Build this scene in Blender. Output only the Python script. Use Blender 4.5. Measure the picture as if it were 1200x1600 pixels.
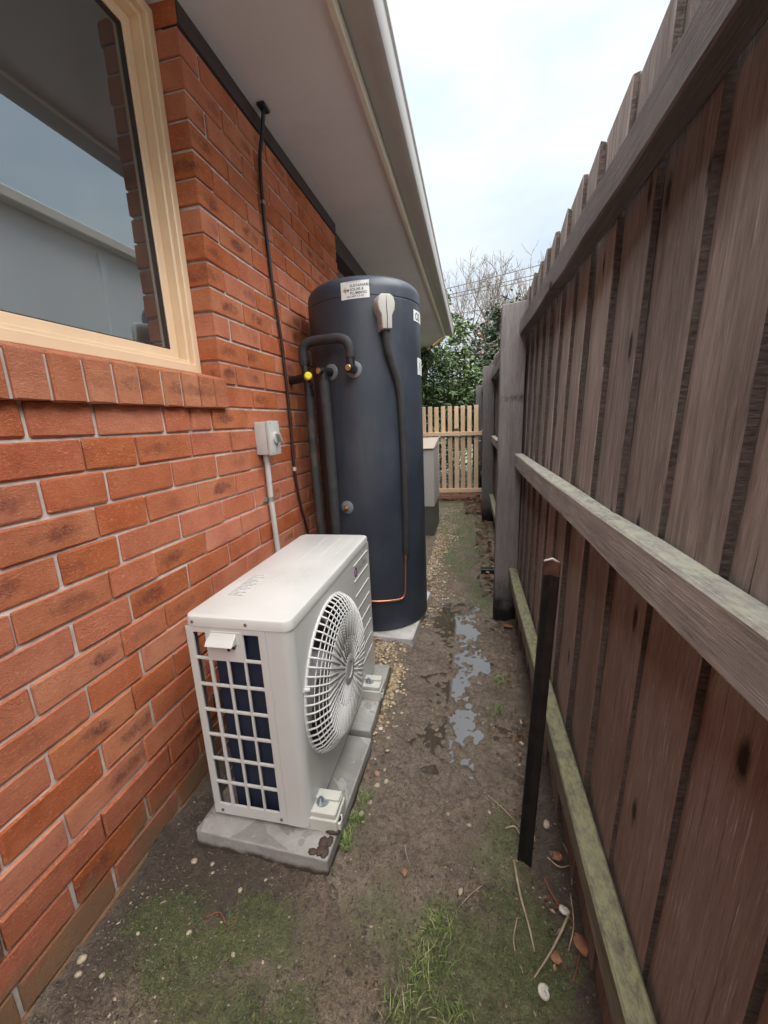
import bpy, bmesh, math, random
import numpy as np
from mathutils import Vector, Matrix

for o in list(bpy.data.objects):
    bpy.data.objects.remove(o, do_unlink=True)
S = bpy.context.scene
COL = S.collection
random.seed(7)
R = math.radians

# ------------------------------------------------------------------ camera
YAW, PITCH, ROLL = .2205, .2171, -.0479
CAM = Vector((.9339, 0, 1.214))
cam_d = bpy.data.cameras.new('camera'); cam = bpy.data.objects.new('camera', cam_d); COL.objects.link(cam)
cy_, sy_, cp_, sp_ = math.cos(YAW), math.sin(YAW), math.cos(PITCH), math.sin(PITCH)
fw = Vector((-sy_*cp_, cy_*cp_, -sp_)); rt = Vector((cy_, sy_, 0)); up = rt.cross(fw)
r2 = rt*math.cos(ROLL)+up*math.sin(ROLL); u2 = up*math.cos(ROLL)-rt*math.sin(ROLL)
m3 = Matrix((r2, u2, -fw)).transposed()
cam.matrix_world = Matrix.Translation(CAM) @ m3.to_4x4()
cam_d.sensor_fit = 'VERTICAL'; cam_d.sensor_height = 36; cam_d.lens = 36*631.1/1600
cam_d.clip_start = .02; cam_d.clip_end = 500
S.camera = cam
S.render.resolution_x, S.render.resolution_y = 768, 1024

# ------------------------------------------------------------------ world, sun, exposure
SUN_EL, SUN_AZ = R(70), R(152)
W = bpy.data.worlds.new('World'); S.world = W; W.use_nodes = True
nt = W.node_tree; nt.nodes.clear()
N = nt.nodes.new; L = nt.links.new
out = N('ShaderNodeOutputWorld'); bg = N('ShaderNodeBackground'); bg.inputs['Strength'].default_value = .1
sky = N('ShaderNodeTexSky'); sky.sky_type = 'NISHITA'; sky.sun_disc = False
sky.sun_elevation = SUN_EL; sky.sun_rotation = SUN_AZ; sky.air_density = 1.2; sky.dust_density = 2.0
tc = N('ShaderNodeTexCoord'); sep = N('ShaderNodeSeparateXYZ'); L(tc.outputs['Generated'], sep.inputs[0])
# overcast luminance: an even cloud sheet, brighter overhead than at the horizon (1 + 2 sin h)
zc = N('ShaderNodeMath'); zc.operation = 'MAXIMUM'; L(sep.outputs['Z'], zc.inputs[0]); zc.inputs[1].default_value = 0
grad = N('ShaderNodeMath'); grad.operation = 'MULTIPLY_ADD'; L(zc.outputs[0], grad.inputs[0])
grad.inputs[1].default_value = 3.5; grad.inputs[2].default_value = 2.75
nz = N('ShaderNodeTexNoise'); nz.inputs['Scale'].default_value = 2.2; nz.inputs['Detail'].default_value = 6; nz.inputs['Roughness'].default_value = .55
mp = N('ShaderNodeMapping'); mp.inputs['Scale'].default_value = (1, 1, 2.2); mp.inputs['Location'].default_value = (.3, 1.7, .2)
L(tc.outputs['Generated'], mp.inputs[0]); L(mp.outputs[0], nz.inputs['Vector'])
rmp = N('ShaderNodeValToRGB'); e = rmp.color_ramp.elements
e[0].position = .36; e[0].color = (.74, .87, 1.0, 1); e[1].position = .64; e[1].color = (1.02, 1.08, 1.12, 1)
L(nz.outputs['Fac'], rmp.inputs[0])
mul = N('ShaderNodeVectorMath'); mul.operation = 'SCALE'; L(rmp.outputs[0], mul.inputs[0]); L(grad.outputs[0], mul.inputs['Scale'])
mix = N('ShaderNodeMixRGB'); mix.inputs[0].default_value = .92; L(sky.outputs[0], mix.inputs[1]); L(mul.outputs[0], mix.inputs[2])
L(mix.outputs[0], bg.inputs['Color']); L(bg.outputs[0], out.inputs['Surface'])
sd = bpy.data.lights.new('sun', 'SUN'); sd.energy = 5.0; sd.angle = R(95); sd.color = (1, .97, .93)
so = bpy.data.objects.new('sun', sd); COL.objects.link(so)
sv = Vector((math.sin(SUN_AZ)*math.cos(SUN_EL), math.cos(SUN_AZ)*math.cos(SUN_EL), math.sin(SUN_EL)))
so.rotation_euler = sv.to_track_quat('Z', 'Y').to_euler(); so.location = (3, -3, 9)
vs = S.view_settings; vs.view_transform = 'Standard'; vs.look = 'None'; vs.gamma = 1; vs.use_curve_mapping = False
vs.exposure = 1.32

# ------------------------------------------------------------------ helpers
def lin(r, g, b):
    f = lambda c: (c/255/12.92) if c/255 <= .04045 else ((c/255+.055)/1.055)**2.4
    return (f(r), f(g), f(b), 1)

class MB:
    def __init__(s): s.v = []; s.f = []
    def quad_strip(s, rings, closed_u=True, caps=True):
        n = len(rings[0]); b = len(s.v)
        for r in rings: s.v.extend([tuple(p) for p in r])
        for i in range(len(rings)-1):
            for j in range(n if closed_u else n-1):
                k = (j+1) % n
                s.f.append((b+i*n+j, b+i*n+k, b+(i+1)*n+k, b+(i+1)*n+j))
        if caps:
            s.f.append(tuple(b+j for j in range(n))[::-1]); e = b+(len(rings)-1)*n
            s.f.append(tuple(e+j for j in range(n)))
    def box(s, x0, x1, y0, y1, z0, z1, M=None):
        P = [(x, y, z) for z in (z0, z1) for x, y in ((x0, y0), (x1, y0), (x1, y1), (x0, y1))]
        if M is not None: P = [tuple(M @ Vector(p)) for p in P]
        b = len(s.v); s.v += P
        s.f += [tuple(b+i for i in q) for q in ((3, 2, 1, 0), (4, 5, 6, 7), (0, 1, 5, 4), (1, 2, 6, 5), (2, 3, 7, 6), (3, 0, 4, 7))]
        return s
    def hexa(s, P):
        b = len(s.v); s.v += [tuple(p) for p in P]
        s.f += [tuple(b+i for i in q) for q in ((3, 2, 1, 0), (4, 5, 6, 7), (0, 1, 5, 4), (1, 2, 6, 5), (2, 3, 7, 6), (3, 0, 4, 7))]
        return s
    def tube(s, pts, r, seg=10, caps=True, closed=False):
        pts = [Vector(p) for p in pts]; n = len(pts); rr = r if isinstance(r, (list, tuple)) else [r]*n
        rings = []; prev = None
        for i, p in enumerate(pts):
            a = pts[(i-1) % n] if (closed or i > 0) else p; c = pts[(i+1) % n] if (closed or i < n-1) else p
            t = (c-a).normalized()
            if prev is None:
                nrm = t.orthogonal().normalized()
            else:
                nrm = (prev-t*prev.dot(t))
                nrm = nrm.normalized() if nrm.length > 1e-6 else t.orthogonal().normalized()
            prev = nrm; bn = t.cross(nrm)
            rings.append([p+nrm*(rr[i]*math.cos(2*math.pi*k/seg))+bn*(rr[i]*math.sin(2*math.pi*k/seg)) for k in range(seg)])
        if closed: rings.append(rings[0])
        s.quad_strip(rings, True, caps and not closed); return s
    def lathe(s, prof, M=None, seg=24, caps=True):
        rings = []
        for r, h in prof:
            ring = [Vector((r*math.cos(2*math.pi*k/seg), r*math.sin(2*math.pi*k/seg), h)) for k in range(seg)]
            if M is not None: ring = [M @ p for p in ring]
            rings.append(ring)
        s.quad_strip(rings, True, caps); return s
    def prism(s, poly, a0, a1, fn):
        n = len(poly); s.quad_strip([[fn(p, a0) for p in poly], [fn(p, a1) for p in poly]], True, True); return s
    def blob(s, c, rad, seed, seg=7, rings=5):
        rnd = random.Random(seed); rr = []
        for i in range(rings):
            th = math.pi*(i+.5)/rings
            rr.append([Vector(c)+Vector((rad[0]*math.sin(th)*math.cos(2*math.pi*j/seg), rad[1]*math.sin(th)*math.sin(2*math.pi*j/seg), rad[2]*math.cos(th)))*rnd.uniform(.85, 1.12) for j in range(seg)])
        s.quad_strip(rr, True, True); return s
    def mesh(s, name, mat=None, smooth=False, bevel=0, seg=1, jitter=0, normals=True):
        bm = bmesh.new(); vv = [bm.verts.new(v) for v in s.v]
        for f in s.f:
            try: bm.faces.new([vv[i] for i in f])
            except ValueError: pass
        bmesh.ops.remove_doubles(bm, verts=bm.verts, dist=1e-6)
        if normals: bmesh.ops.recalc_face_normals(bm, faces=bm.faces)
        if bevel:
            ed = [e for e in bm.edges if len(e.link_faces) == 2 and e.calc_face_angle(0) > .7]
            bmesh.ops.bevel(bm, geom=ed, offset=bevel, segments=seg, affect='EDGES', profile=.6, clamp_overlap=True)
        if jitter:
            for v in bm.verts: v.co += Vector((random.uniform(-1, 1), random.uniform(-1, 1), random.uniform(-1, 1)))*jitter
        me = bpy.data.meshes.new(name); bm.to_mesh(me); bm.free()
        if mat: me.materials.append(mat)
        if smooth:
            me.polygons.foreach_set('use_smooth', [True]*len(me.polygons))
            if smooth != 'all': me.set_sharp_from_angle(angle=R(38))
        return me
    def obj(s, name, mat, parent=None, **k):
        return link(name, s.mesh(name, mat, **k), parent)

def link(name, me, parent=None, loc=None, rot=None):
    o = bpy.data.objects.new(name, me); COL.objects.link(o)
    if parent is not None: o.parent = parent
    if loc is not None: o.location = loc
    if rot is not None: o.rotation_euler = rot
    return o
def tag(o, label, cat, group=None):
    o['label'] = label; o['category'] = cat
    if group: o['group'] = group
    return o
def empty(name, label, cat, loc=(0, 0, 0), group=None):
    o = bpy.data.objects.new(name, None); COL.objects.link(o); o.location = loc; o.empty_display_size = .1
    return tag(o, label, cat, group)
def kind(o, k): o['kind'] = k; return o
def T(x, y, z): return Matrix.Translation((x, y, z))
def fr(p, d, upv=(0, 0, 1)):                      # frame at p whose local Z points along d
    d = Vector(d).normalized(); q = d.to_track_quat('Z', 'Y'); return T(*p) @ q.to_matrix().to_4x4()
def smooth_path(pts, n=6):
    P = [Vector(p) for p in pts]; Q = [P[0]*2-P[1]]+P+[P[-1]*2-P[-2]]; o = []
    for i in range(1, len(Q)-2):
        for k in range(n):
            t = k/n; a, b, c, d = Q[i-1], Q[i], Q[i+1], Q[i+2]
            o.append(.5*((2*b)+(c-a)*t+(2*a-5*b+4*c-d)*t*t+(3*b-a-3*c+d)*t**3))
    o.append(P[-1]); return o
def plate(us, vs, solid, fn, t0, t1):             # a sheet of cells with holes; fn(u, v, t) -> xyz
    m = MB(); nu, nv = len(us)-1, len(vs)-1
    idx = {}
    def vid(i, j, t):
        k = (i, j, t)
        if k not in idx: idx[k] = len(m.v); m.v.append(tuple(fn(us[i], vs[j], t)))
        return idx[k]
    sol = lambda i, j: 0 <= i < nu and 0 <= j < nv and solid(i, j)
    for i in range(nu):
        for j in range(nv):
            if not sol(i, j): continue
            for t in (t0, t1): m.f.append((vid(i, j, t), vid(i+1, j, t), vid(i+1, j+1, t), vid(i, j+1, t)))
            if not sol(i-1, j): m.f.append((vid(i, j, t0), vid(i, j+1, t0), vid(i, j+1, t1), vid(i, j, t1)))
            if not sol(i+1, j): m.f.append((vid(i+1, j, t0), vid(i+1, j+1, t0), vid(i+1, j+1, t1), vid(i+1, j, t1)))
            if not sol(i, j-1): m.f.append((vid(i, j, t0), vid(i+1, j, t0), vid(i+1, j, t1), vid(i, j, t1)))
            if not sol(i, j+1): m.f.append((vid(i, j+1, t0), vid(i+1, j+1, t0), vid(i+1, j+1, t1), vid(i, j+1, t1)))
    return m
def text_mesh(body, size, align='LEFT', bold=0):
    cu = bpy.data.curves.new('t', 'FONT'); cu.body = body; cu.size = size; cu.align_x = align; cu.offset = bold
    o = bpy.data.objects.new('t', cu); COL.objects.link(o)
    dg = bpy.context.evaluated_depsgraph_get(); me = bpy.data.meshes.new_from_object(o.evaluated_get(dg))
    bpy.data.objects.remove(o, do_unlink=True); bpy.data.curves.remove(cu); return me

# ------------------------------------------------------------------ materials
class NT:
    def __init__(s, name):
        s.m = bpy.data.materials.new(name); s.m.use_nodes = True; s.t = s.m.node_tree; s.t.nodes.clear()
        s.o = s.n('ShaderNodeOutputMaterial'); s.b = s.n('ShaderNodeBsdfPrincipled'); s.l(s.b.outputs[0], s.o.inputs[0])
    def n(s, t, **k):
        x = s.t.nodes.new(t)
        for a, b in k.items(): setattr(x, a, b)
        return x
    def l(s, a, b): s.t.links.new(a, b)
    def set(s, i, v):
        if isinstance(v, (int, float, tuple)): i.default_value = v
        else: s.l(v, i)
    def coord(s, kind='Object', scale=(1, 1, 1), rnd=False):
        tc = s.n('ShaderNodeTexCoord'); mp = s.n('ShaderNodeMapping'); mp.inputs['Scale'].default_value = scale
        v = tc.outputs[kind]
        if kind == 'World': v = s.n('ShaderNodeNewGeometry').outputs['Position']
        if rnd:
            oi = s.n('ShaderNodeObjectInfo'); a = s.n('ShaderNodeVectorMath', operation='MULTIPLY_ADD')
            cmb = s.n('ShaderNodeCombineXYZ')
            for i in cmb.inputs: s.l(oi.outputs['Random'], i)
            s.l(cmb.outputs[0], a.inputs[0]); a.inputs[1].default_value = (37, 53, 71); s.l(v, a.inputs[2]); v = a.outputs[0]
        s.l(v, mp.inputs[0]); return mp.outputs[0]
    def world(s, scale=(1, 1, 1)):
        g = s.n('ShaderNodeNewGeometry'); mp = s.n('ShaderNodeMapping'); mp.inputs['Scale'].default_value = scale
        s.l(g.outputs['Position'], mp.inputs[0]); return mp.outputs[0]
    def noise(s, v, sc, det=4, rough=.55, dist=0):
        x = s.n('ShaderNodeTexNoise'); s.l(v, x.inputs['Vector']); x.inputs['Scale'].default_value = sc
        x.inputs['Detail'].default_value = det; x.inputs['Roughness'].default_value = rough; x.inputs['Distortion'].default_value = dist
        return x.outputs['Fac']
    def vor(s, v, sc, feat='F1', out='Distance'):
        x = s.n('ShaderNodeTexVoronoi', feature=feat); s.l(v, x.inputs['Vector']); x.inputs['Scale'].default_value = sc
        return x.outputs[out]
    def ramp(s, f, stops):
        x = s.n('ShaderNodeValToRGB'); s.l(f, x.inputs[0]); el = x.color_ramp.elements
        while len(el) < len(stops): el.new(.5)
        for q, (p, c) in zip(el, stops): q.position = p; q.color = c if isinstance(c, tuple) else (c, c, c, 1)
        return x.outputs[0]
    def mix(s, f, a, b, mode='MIX'):
        x = s.n('ShaderNodeMixRGB', blend_type=mode); s.set(x.inputs[0], f); s.set(x.inputs[1], a); s.set(x.inputs[2], b); return x.outputs[0]
    def math(s, op, a, b=0.0, c=0.0, clamp=False):
        x = s.n('ShaderNodeMath', operation=op, use_clamp=clamp); s.set(x.inputs[0], a); s.set(x.inputs[1], b)
        if len(x.inputs) > 2: s.set(x.inputs[2], c)
        return x.outputs[0]
    def sepz(s, v, k='Z'):
        x = s.n('ShaderNodeSeparateXYZ'); s.l(v, x.inputs[0]); return x.outputs[k]
    def bump(s, h, strength=.5, dist=.01, prev=None):
        x = s.n('ShaderNodeBump'); s.l(h, x.inputs['Height']); x.inputs['Strength'].default_value = strength; x.inputs['Distance'].default_value = dist
        if prev: s.l(prev, x.inputs['Normal'])
        s.l(x.outputs[0], s.b.inputs['Normal']); return x.outputs[0]
    def rand(s): return s.n('ShaderNodeObjectInfo').outputs['Random']
    def island(s): return s.n('ShaderNodeNewGeometry').outputs['Random Per Island']
    def fin(s, col, rough=.6, metal=0.0, spec=None):
        s.set(s.b.inputs['Base Color'], col); s.set(s.b.inputs['Roughness'], rough); s.set(s.b.inputs['Metallic'], metal)
        if spec is not None: s.b.inputs['Specular IOR Level'].default_value = spec
        return s.m

def simple(name, col, rough=.5, metal=0., var=.12, sc=14, bump=.15, spec=None, dirt=None):
    t = NT(name); v = t.coord('Object'); n1 = t.noise(v, sc, 5)
    c0 = tuple(x*(1-var) for x in col[:3])+(1,); c1 = tuple(min(1, x*(1+var)) for x in col[:3])+(1,)
    c = t.ramp(n1, [(.3, c0), (.7, c1)])
    if dirt:
        c = t.mix(t.ramp(t.noise(v, sc*.6, 8, .7), [(.52, 0.), (.72, 1.)]), c, dirt)
    if bump: t.bump(t.noise(v, sc*8, 3), bump, .002)
    return t.fin(c, t.ramp(n1, [(.3, max(0, rough-.08)), (.7, min(1, rough+.08))]), metal, spec)

def brick_mat(name, tint=(1, 1, 1)):
    t = NT(name); v = t.coord('Object', rnd=True); vo = t.coord('Object'); rn = t.rand()
    big = t.noise(v, 9, 4); fine = t.noise(v, 70, 4, .65)
    base = t.ramp(big, [(.28, (.47*tint[0], .128*tint[1], .052*tint[2], 1)), (.55, (.58*tint[0], .180*tint[1], .078*tint[2], 1)), (.78, (.65*tint[0], .235*tint[1], .112*tint[2], 1))])
    wn = t.n('ShaderNodeTexWhiteNoise', noise_dimensions='1D'); t.l(rn, wn.inputs['W'])
    hv = t.n('ShaderNodeHueSaturation'); t.l(base, hv.inputs['Color'])
    t.l(t.math('MULTIPLY_ADD', wn.outputs['Value'], .18, .95), hv.inputs['Value'])
    t.l(t.math('MULTIPLY_ADD', rn, .007, .495), hv.inputs['Hue'])
    t.l(t.math('MULTIPLY_ADD', wn.outputs['Value'], -.14, 1.03), hv.inputs['Saturation'])
    c = hv.outputs['Color']
    # kiln-burnt heart on some bricks
    sx = t.n('ShaderNodeSeparateXYZ'); t.l(vo, sx.inputs[0])
    off = t.math('MULTIPLY_ADD', wn.outputs['Value'], .16, -.08)
    dy = t.math('DIVIDE', t.math('SUBTRACT', sx.outputs['Y'], off), .075); dz = t.math('DIVIDE', sx.outputs['Z'], .026)
    d = t.math('SQRT', t.math('ADD', t.math('MULTIPLY', dy, dy), t.math('MULTIPLY', dz, dz)))
    d = t.math('ADD', d, t.math('MULTIPLY_ADD', t.noise(v, 17, 5, .65, .5), 1.8, -.9))
    patch = t.math('MULTIPLY', t.ramp(d, [(.45, 1.), (.9, 0.)]), t.ramp(t.noise(v, 110, 4, .7), [(.32, .55), (.6, 1.)]))
    gate = t.math('MULTIPLY', t.ramp(rn, [(.40, 0.), (.78, 1.)]), t.ramp(t.noise(v, 16, 3, .6), [(.35, .25), (.6, 1.)]))
    c = t.mix(t.math('MULTIPLY', t.math('MULTIPLY', patch, gate), .85), c, (.15, .048, .042, 1))
    # wire-cut drag marks: light and dark flecks
    vs_ = t.coord('Object', (1, 1, 2.2), rnd=True)
    fl = t.noise(vs_, 88, 5, .72, 1.6)
    c = t.mix(t.ramp(fl, [(.30, .95), (.39, 0.)]), c, (.14, .038, .02, 1))
    c = t.mix(t.ramp(fl, [(.55, 0.), (.66, .8)]), c, (.68, .36, .22, 1))
    w = t.world(); z = t.sepz(w); 
    splash = t.ramp(t.math('ADD', z, t.math('MULTIPLY_ADD', t.noise(w, 7, 5), .34, -.17)), [(.05, 1.), (.14, 0.)])
    c = t.mix(t.math('MULTIPLY', splash, .75), c, (.24, .175, .105, 1))
    h = t.math('ADD', t.math('MULTIPLY', fl, .8), t.math('MULTIPLY', fine, .4)); t.bump(h, 1., .009)
    return t.fin(c, .88, 0, .15)

def wood_mat(name, stops, lichen=None, grain=1., base_dark=None, red_low=None, rough=.85):
    t = NT(name); v = t.coord('Object', (1, 1, .085), rnd=True); vf = t.coord('Object', (1, 1, .035), rnd=True)
    if grain == 'y': v = t.coord('Object', (1, .05, 1), rnd=True); vf = t.coord('Object', (1, .022, 1), rnd=True)
    if grain == 'x': v = t.coord('Object', (.05, 1, 1), rnd=True); vf = t.coord('Object', (.022, 1, 1), rnd=True)
    g = t.noise(v, 52, 7, .72, .8); f = t.noise(vf, 300, 4, .75, .5)
    blot = t.noise(t.coord('Object', (1, 1, .45), rnd=True), 5, 5, .6)
    c = t.ramp(t.math('ADD', t.math('MULTIPLY', g, .6), t.math('MULTIPLY', blot, .4)), stops)
    hv = t.n('ShaderNodeHueSaturation'); t.l(c, hv.inputs['Color']); t.l(t.math('MULTIPLY_ADD', t.rand(), .42, .79), hv.inputs['Value']); c = hv.outputs[0]
    if red_low:
        w = t.world(); k = t.ramp(t.math('ADD', t.sepz(w), t.math('MULTIPLY_ADD', blot, .5, -.25)), [(.86, 1.), (1.12, 0.)])
        c = t.mix(t.math('MULTIPLY', k, .55), c, red_low)
    c = t.mix(t.ramp(f, [(.30, .75), (.42, 0.)]), c, tuple(x*.28 for x in stops[0][1][:3])+(1,))
    c = t.mix(t.ramp(f, [(.58, 0.), (.72, .5)]), c, tuple(min(1, x*1.9) for x in stops[-1][1][:3])+(1,))
    # dark checks and knots
    so_ = t.n('ShaderNodeSeparateXYZ'); t.l(t.coord('Object', rnd=True), so_.inputs[0]); cb_ = t.n('ShaderNodeCombineXYZ')
    ax_ = {1.: ('Y', 'Z'), 'y': ('Z', 'Y'), 'x': ('Z', 'X')}[grain]; t.l(so_.outputs[ax_[0]], cb_.inputs[0]); t.l(t.math('MULTIPLY', so_.outputs[ax_[1]], .42), cb_.inputs[1])
    vk = t.n('ShaderNodeTexVoronoi', voronoi_dimensions='2D'); t.l(cb_.outputs[0], vk.inputs['Vector']); vk.inputs['Scale'].default_value = 5.0
    kn = t.math('ADD', vk.outputs['Distance'], t.math('MULTIPLY_ADD', t.noise(t.coord('Object', rnd=True), 60, 3), .06, -.03))
    c = t.mix(t.ramp(kn, [(.03, .95), (.075, 0.)]), c, (.018, .011, .008, 1))
    sp2 = t.noise(t.coord('Object', (1, 1, .012) if grain == 1. else ((1, .012, 1) if grain == 'y' else (.012, 1, 1)), rnd=True), 90, 2, .5); c = t.mix(t.ramp(sp2, [(.23, .8), (.27, 0.)]), c, (.02, .013, .01, 1))
    if lichen:
        gm = t.n('ShaderNodeNewGeometry'); nz_ = t.sepz(gm.outputs['Normal'])
        lm = t.math('MULTIPLY', t.ramp(nz_, [(.4, 0.), (.8, 1.)]), t.ramp(t.noise(t.world((1, .45, 1)), 60, 6, .75), [(.40, 0.), (.58, 1.)]))
        c = t.mix(lm, c, lichen)
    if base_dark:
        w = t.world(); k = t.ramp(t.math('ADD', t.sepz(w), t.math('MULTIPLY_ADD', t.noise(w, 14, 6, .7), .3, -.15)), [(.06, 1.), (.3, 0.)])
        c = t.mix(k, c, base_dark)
    h = t.math('ADD', t.math('MULTIPLY', g, .6), t.math('MULTIPLY', f, .7)); t.bump(h, .7, .004)
    return t.fin(c, rough, 0, .25)

M = {}
M['brick'] = brick_mat('fired_brick')
M['brick_low'] = brick_mat('footing_brick', (.78, .72, .66))
M['brick_burnt'] = brick_mat('burnt_brick', (.30, .50, .8))
M['sill_brick'] = brick_mat('sill_brick', (.98, 1.12, 1.2))
M['mortar'] = simple('mortar', (.54, .49, .45), .95, var=.22, sc=30, bump=.6)
M['frame'] = simple('cream_paint', (.80, .60, .40), .38, var=.05, sc=7, bump=.05)
M['soffit'] = simple('soffit_paint', (.69, .68, .70), .7, var=.05, sc=2.5, bump=.05, dirt=(.63, .61, .62, 1))
M['fascia'] = simple('fascia_paint', (.66, .60, .50), .5, var=.05, sc=5, bump=.05)
M['gutter'] = simple('gutter_paint', (.40, .385, .37), .42, var=.06, sc=5, bump=.04)
M['darkbrown'] = simple('dark_brown', (.05, .034, .032), .7, var=.25, sc=20, bump=.3)
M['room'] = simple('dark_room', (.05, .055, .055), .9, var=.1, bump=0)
M['greywall'] = simple('grey_cladding', (.12, .12, .12), .8, var=.1, bump=.1)
M['roof'] = simple('roof_tile', (.12, .07, .05), .8, var=.2, sc=8, bump=.3)
M['white'] = simple('white_enamel', (.54, .54, .52), .33, var=.025, sc=4, bump=.02)
M['white_dusty'] = simple('white_enamel_top', (.54, .54, .52), .36, var=.04, sc=6, bump=.02, dirt=(.48, .475, .45, 1))
M['grille'] = simple('grille_plastic', (.56, .56, .545), .4, var=.03, sc=9, bump=.02)
M['hub'] = simple('hub_plastic', (.40, .40, .40), .45, var=.04, bump=.02)
M['coil'] = None
M['cavity'] = simple('cavity_dark', (.012, .012, .014), .8, var=.1, bump=0)
M['galv'] = simple('galvanised', (.40, .41, .41), .38, .7, var=.15, sc=40, bump=.1)
M['screw'] = simple('screw_steel', (.30, .30, .30), .3, 1., var=.05, bump=0)
M['blue_bolt'] = simple('zinc_bolt', (.36, .42, .46), .28, .85, var=.25, sc=60, bump=.1)
M['plastic_foot'] = simple('foot_plastic', (.52, .52, .47), .5, var=.05, bump=.05)
M['black'] = simple('black_plastic', (.012, .012, .014), .42, var=.2, bump=.05)
M['lag'] = simple('foam_lagging', (.026, .026, .030), .75, var=.3, sc=25, bump=.35, dirt=(.05, .046, .044, 1))
M['lag_worn'] = simple('foam_lagging_worn', (.032, .031, .032), .75, var=.3, sc=12, bump=.4, dirt=(.12, .085, .06, 1))
M['cable'] = simple('brown_cable', (.035, .016, .013), .55, var=.3, sc=30, bump=.1)
M['copper'] = simple('copper', (.62, .28, .16), .35, .85, var=.15, sc=30, bump=.05)
M['brass'] = simple('brass', (.62, .42, .20), .35, .9, var=.15, sc=60, bump=.05)
M['yellow'] = simple('yellow_cap', (.78, .66, .02), .4, var=.08, bump=.05)
M['rubber_grey'] = simple('grey_rubber', (.17, .18, .20), .6, var=.1, bump=.1)
M['cover_grey'] = simple('grey_cover', (.42, .41, .385), .55, var=.06, bump=.08)
M['pvc'] = simple('pvc_grey', (.50, .50, .48), .5, var=.06, bump=.05)
M['label'] = simple('label_paper', (.66, .67, .67), .45, var=.04, sc=20, bump=0)
M['ink'] = simple('ink', (.03, .03, .035), .5, var=.1, bump=0)
M['ink_gold'] = simple('ink_gold', (.28, .21, .10), .5, var=.1, bump=0)
M['ink_grey'] = simple('ink_grey', (.30, .30, .30), .5, var=.1, bump=0)
M['ink_blue'] = simple('ink_blue', (.05, .05, .16), .5, var=.1, bump=0)
M['ink_red'] = simple('ink_red', (.45, .05, .05), .5, var=.1, bump=0)
M['gatewood'] = wood_mat('pine', [(.3, (.60, .41, .27, 1)), (.55, (.70, .50, .34, 1)), (.75, (.76, .57, .41, 1))], rough=.7)
M['gatewood_x'] = wood_mat('pine_rail', [(.3, (.60, .41, .27, 1)), (.55, (.70, .50, .34, 1)), (.75, (.76, .57, .41, 1))], grain='x', rough=.7)
M['paling'] = wood_mat('weathered_paling', [(.32, (.105, .088, .079, 1)), (.5, (.215, .183, .167, 1)), (.68, (.37, .33, .31, 1))], red_low=(.18, .100, .072, 1))
M['rail'] = wood_mat('weathered_rail', [(.30, (.13, .120, .113, 1)), (.5, (.245, .23, .218, 1)), (.72, (.39, .37, .355, 1))], lichen=(.42, .42, .34, 1), grain='y')
M['rail_top_shaded'] = wood_mat('grey_shaded_top_rail', [(.30, (.105, .098, .096, 1)), (.5, (.175, .166, .164, 1)), (.72, (.26, .25, .247, 1))], grain='y')  # grey wood darkened, the top rail's shading is put into its colour
M['rail_low'] = wood_mat('mossy_rail', [(.30, (.10, .088, .064, 1)), (.5, (.17, .155, .115, 1)), (.72, (.25, .235, .18, 1))], lichen=(.25, .25, .145, 1), grain='y')
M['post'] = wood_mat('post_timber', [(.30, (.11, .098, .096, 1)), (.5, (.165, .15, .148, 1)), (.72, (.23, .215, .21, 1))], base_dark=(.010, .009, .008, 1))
def edge_mat():
    t = NT('sawn_edge'); v = t.coord('Object', (1, 1, 1), rnd=True); n1 = t.noise(v, 12, 5)
    saw = t.noise(t.coord('Object', (.3, .3, 1), rnd=True), 170, 3, .6)
    c = t.mix(t.ramp(saw, [(.35, 0.), (.65, .7)]), t.ramp(n1, [(.3, (.040, .032, .029, 1)), (.7, (.085, .068, .061, 1))]), (.14, .115, .104, 1))
    t.bump(saw, .8, .004); return t.fin(c, .9, 0, .2)
M['sawn_edge'] = edge_mat()
M['log'] = wood_mat('old_log', [(.30, (.07, .035, .025, 1)), (.5, (.16, .085, .055, 1)), (.72, (.30, .19, .12, 1))], grain='x')
M['twig'] = simple('dry_twig', (.30, .24, .17), .8, var=.3, sc=40, bump=.3)
M['root'] = simple('red_root', (.22, .075, .045), .8, var=.3, sc=40, bump=.3)
M['dryleaf'] = simple('dry_leaf', (.27, .125, .07), .7, var=.35, sc=30, bump=.3)
M['shell'] = simple('snail_shell', (.52, .49, .43), .4, var=.2, sc=60, bump=.2)
M['stake'] = simple('black_steel', (.010, .0095, .010), .55, .3, var=.4, sc=30, bump=.5, dirt=(.035, .02, .015, 1))
M['rust'] = simple('rust', (.085, .036, .024), .9, var=.5, sc=40, bump=.6)
M['bark'] = simple('bark', (.16, .13, .115), .9, var=.3, sc=14, bump=.6)
M['wire'] = simple('wire', (.10, .10, .11), .6, bump=0)
M['cab'] = simple('cabinet_grey', (.40, .38, .37), .5, var=.05, sc=3, bump=.05)
M['cab_lid'] = simple('cabinet_lid', (.42, .36, .29), .55, var=.08, sc=4, bump=.05)
M['cab_base'] = simple('cabinet_base', (.085, .08, .072), .7, var=.12, sc=8, bump=.1)
M['mud'] = simple('wet_mud', (.055, .034, .024), .6, var=.4, sc=50, bump=.8)

def coil_mat():
    t = NT('coil_fins'); v = t.coord('Object'); w = t.n('ShaderNodeTexWave', bands_direction='X'); t.l(v, w.inputs[0]); w.inputs['Scale'].default_value = 130
    t.bump(w.outputs['Fac'], .3, .002)
    return t.fin(t.mix(t.noise(v, 12, 4), (.010, .016, .040, 1), (.018, .027, .058, 1)), .45, .2)
M['coil'] = coil_mat()

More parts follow.
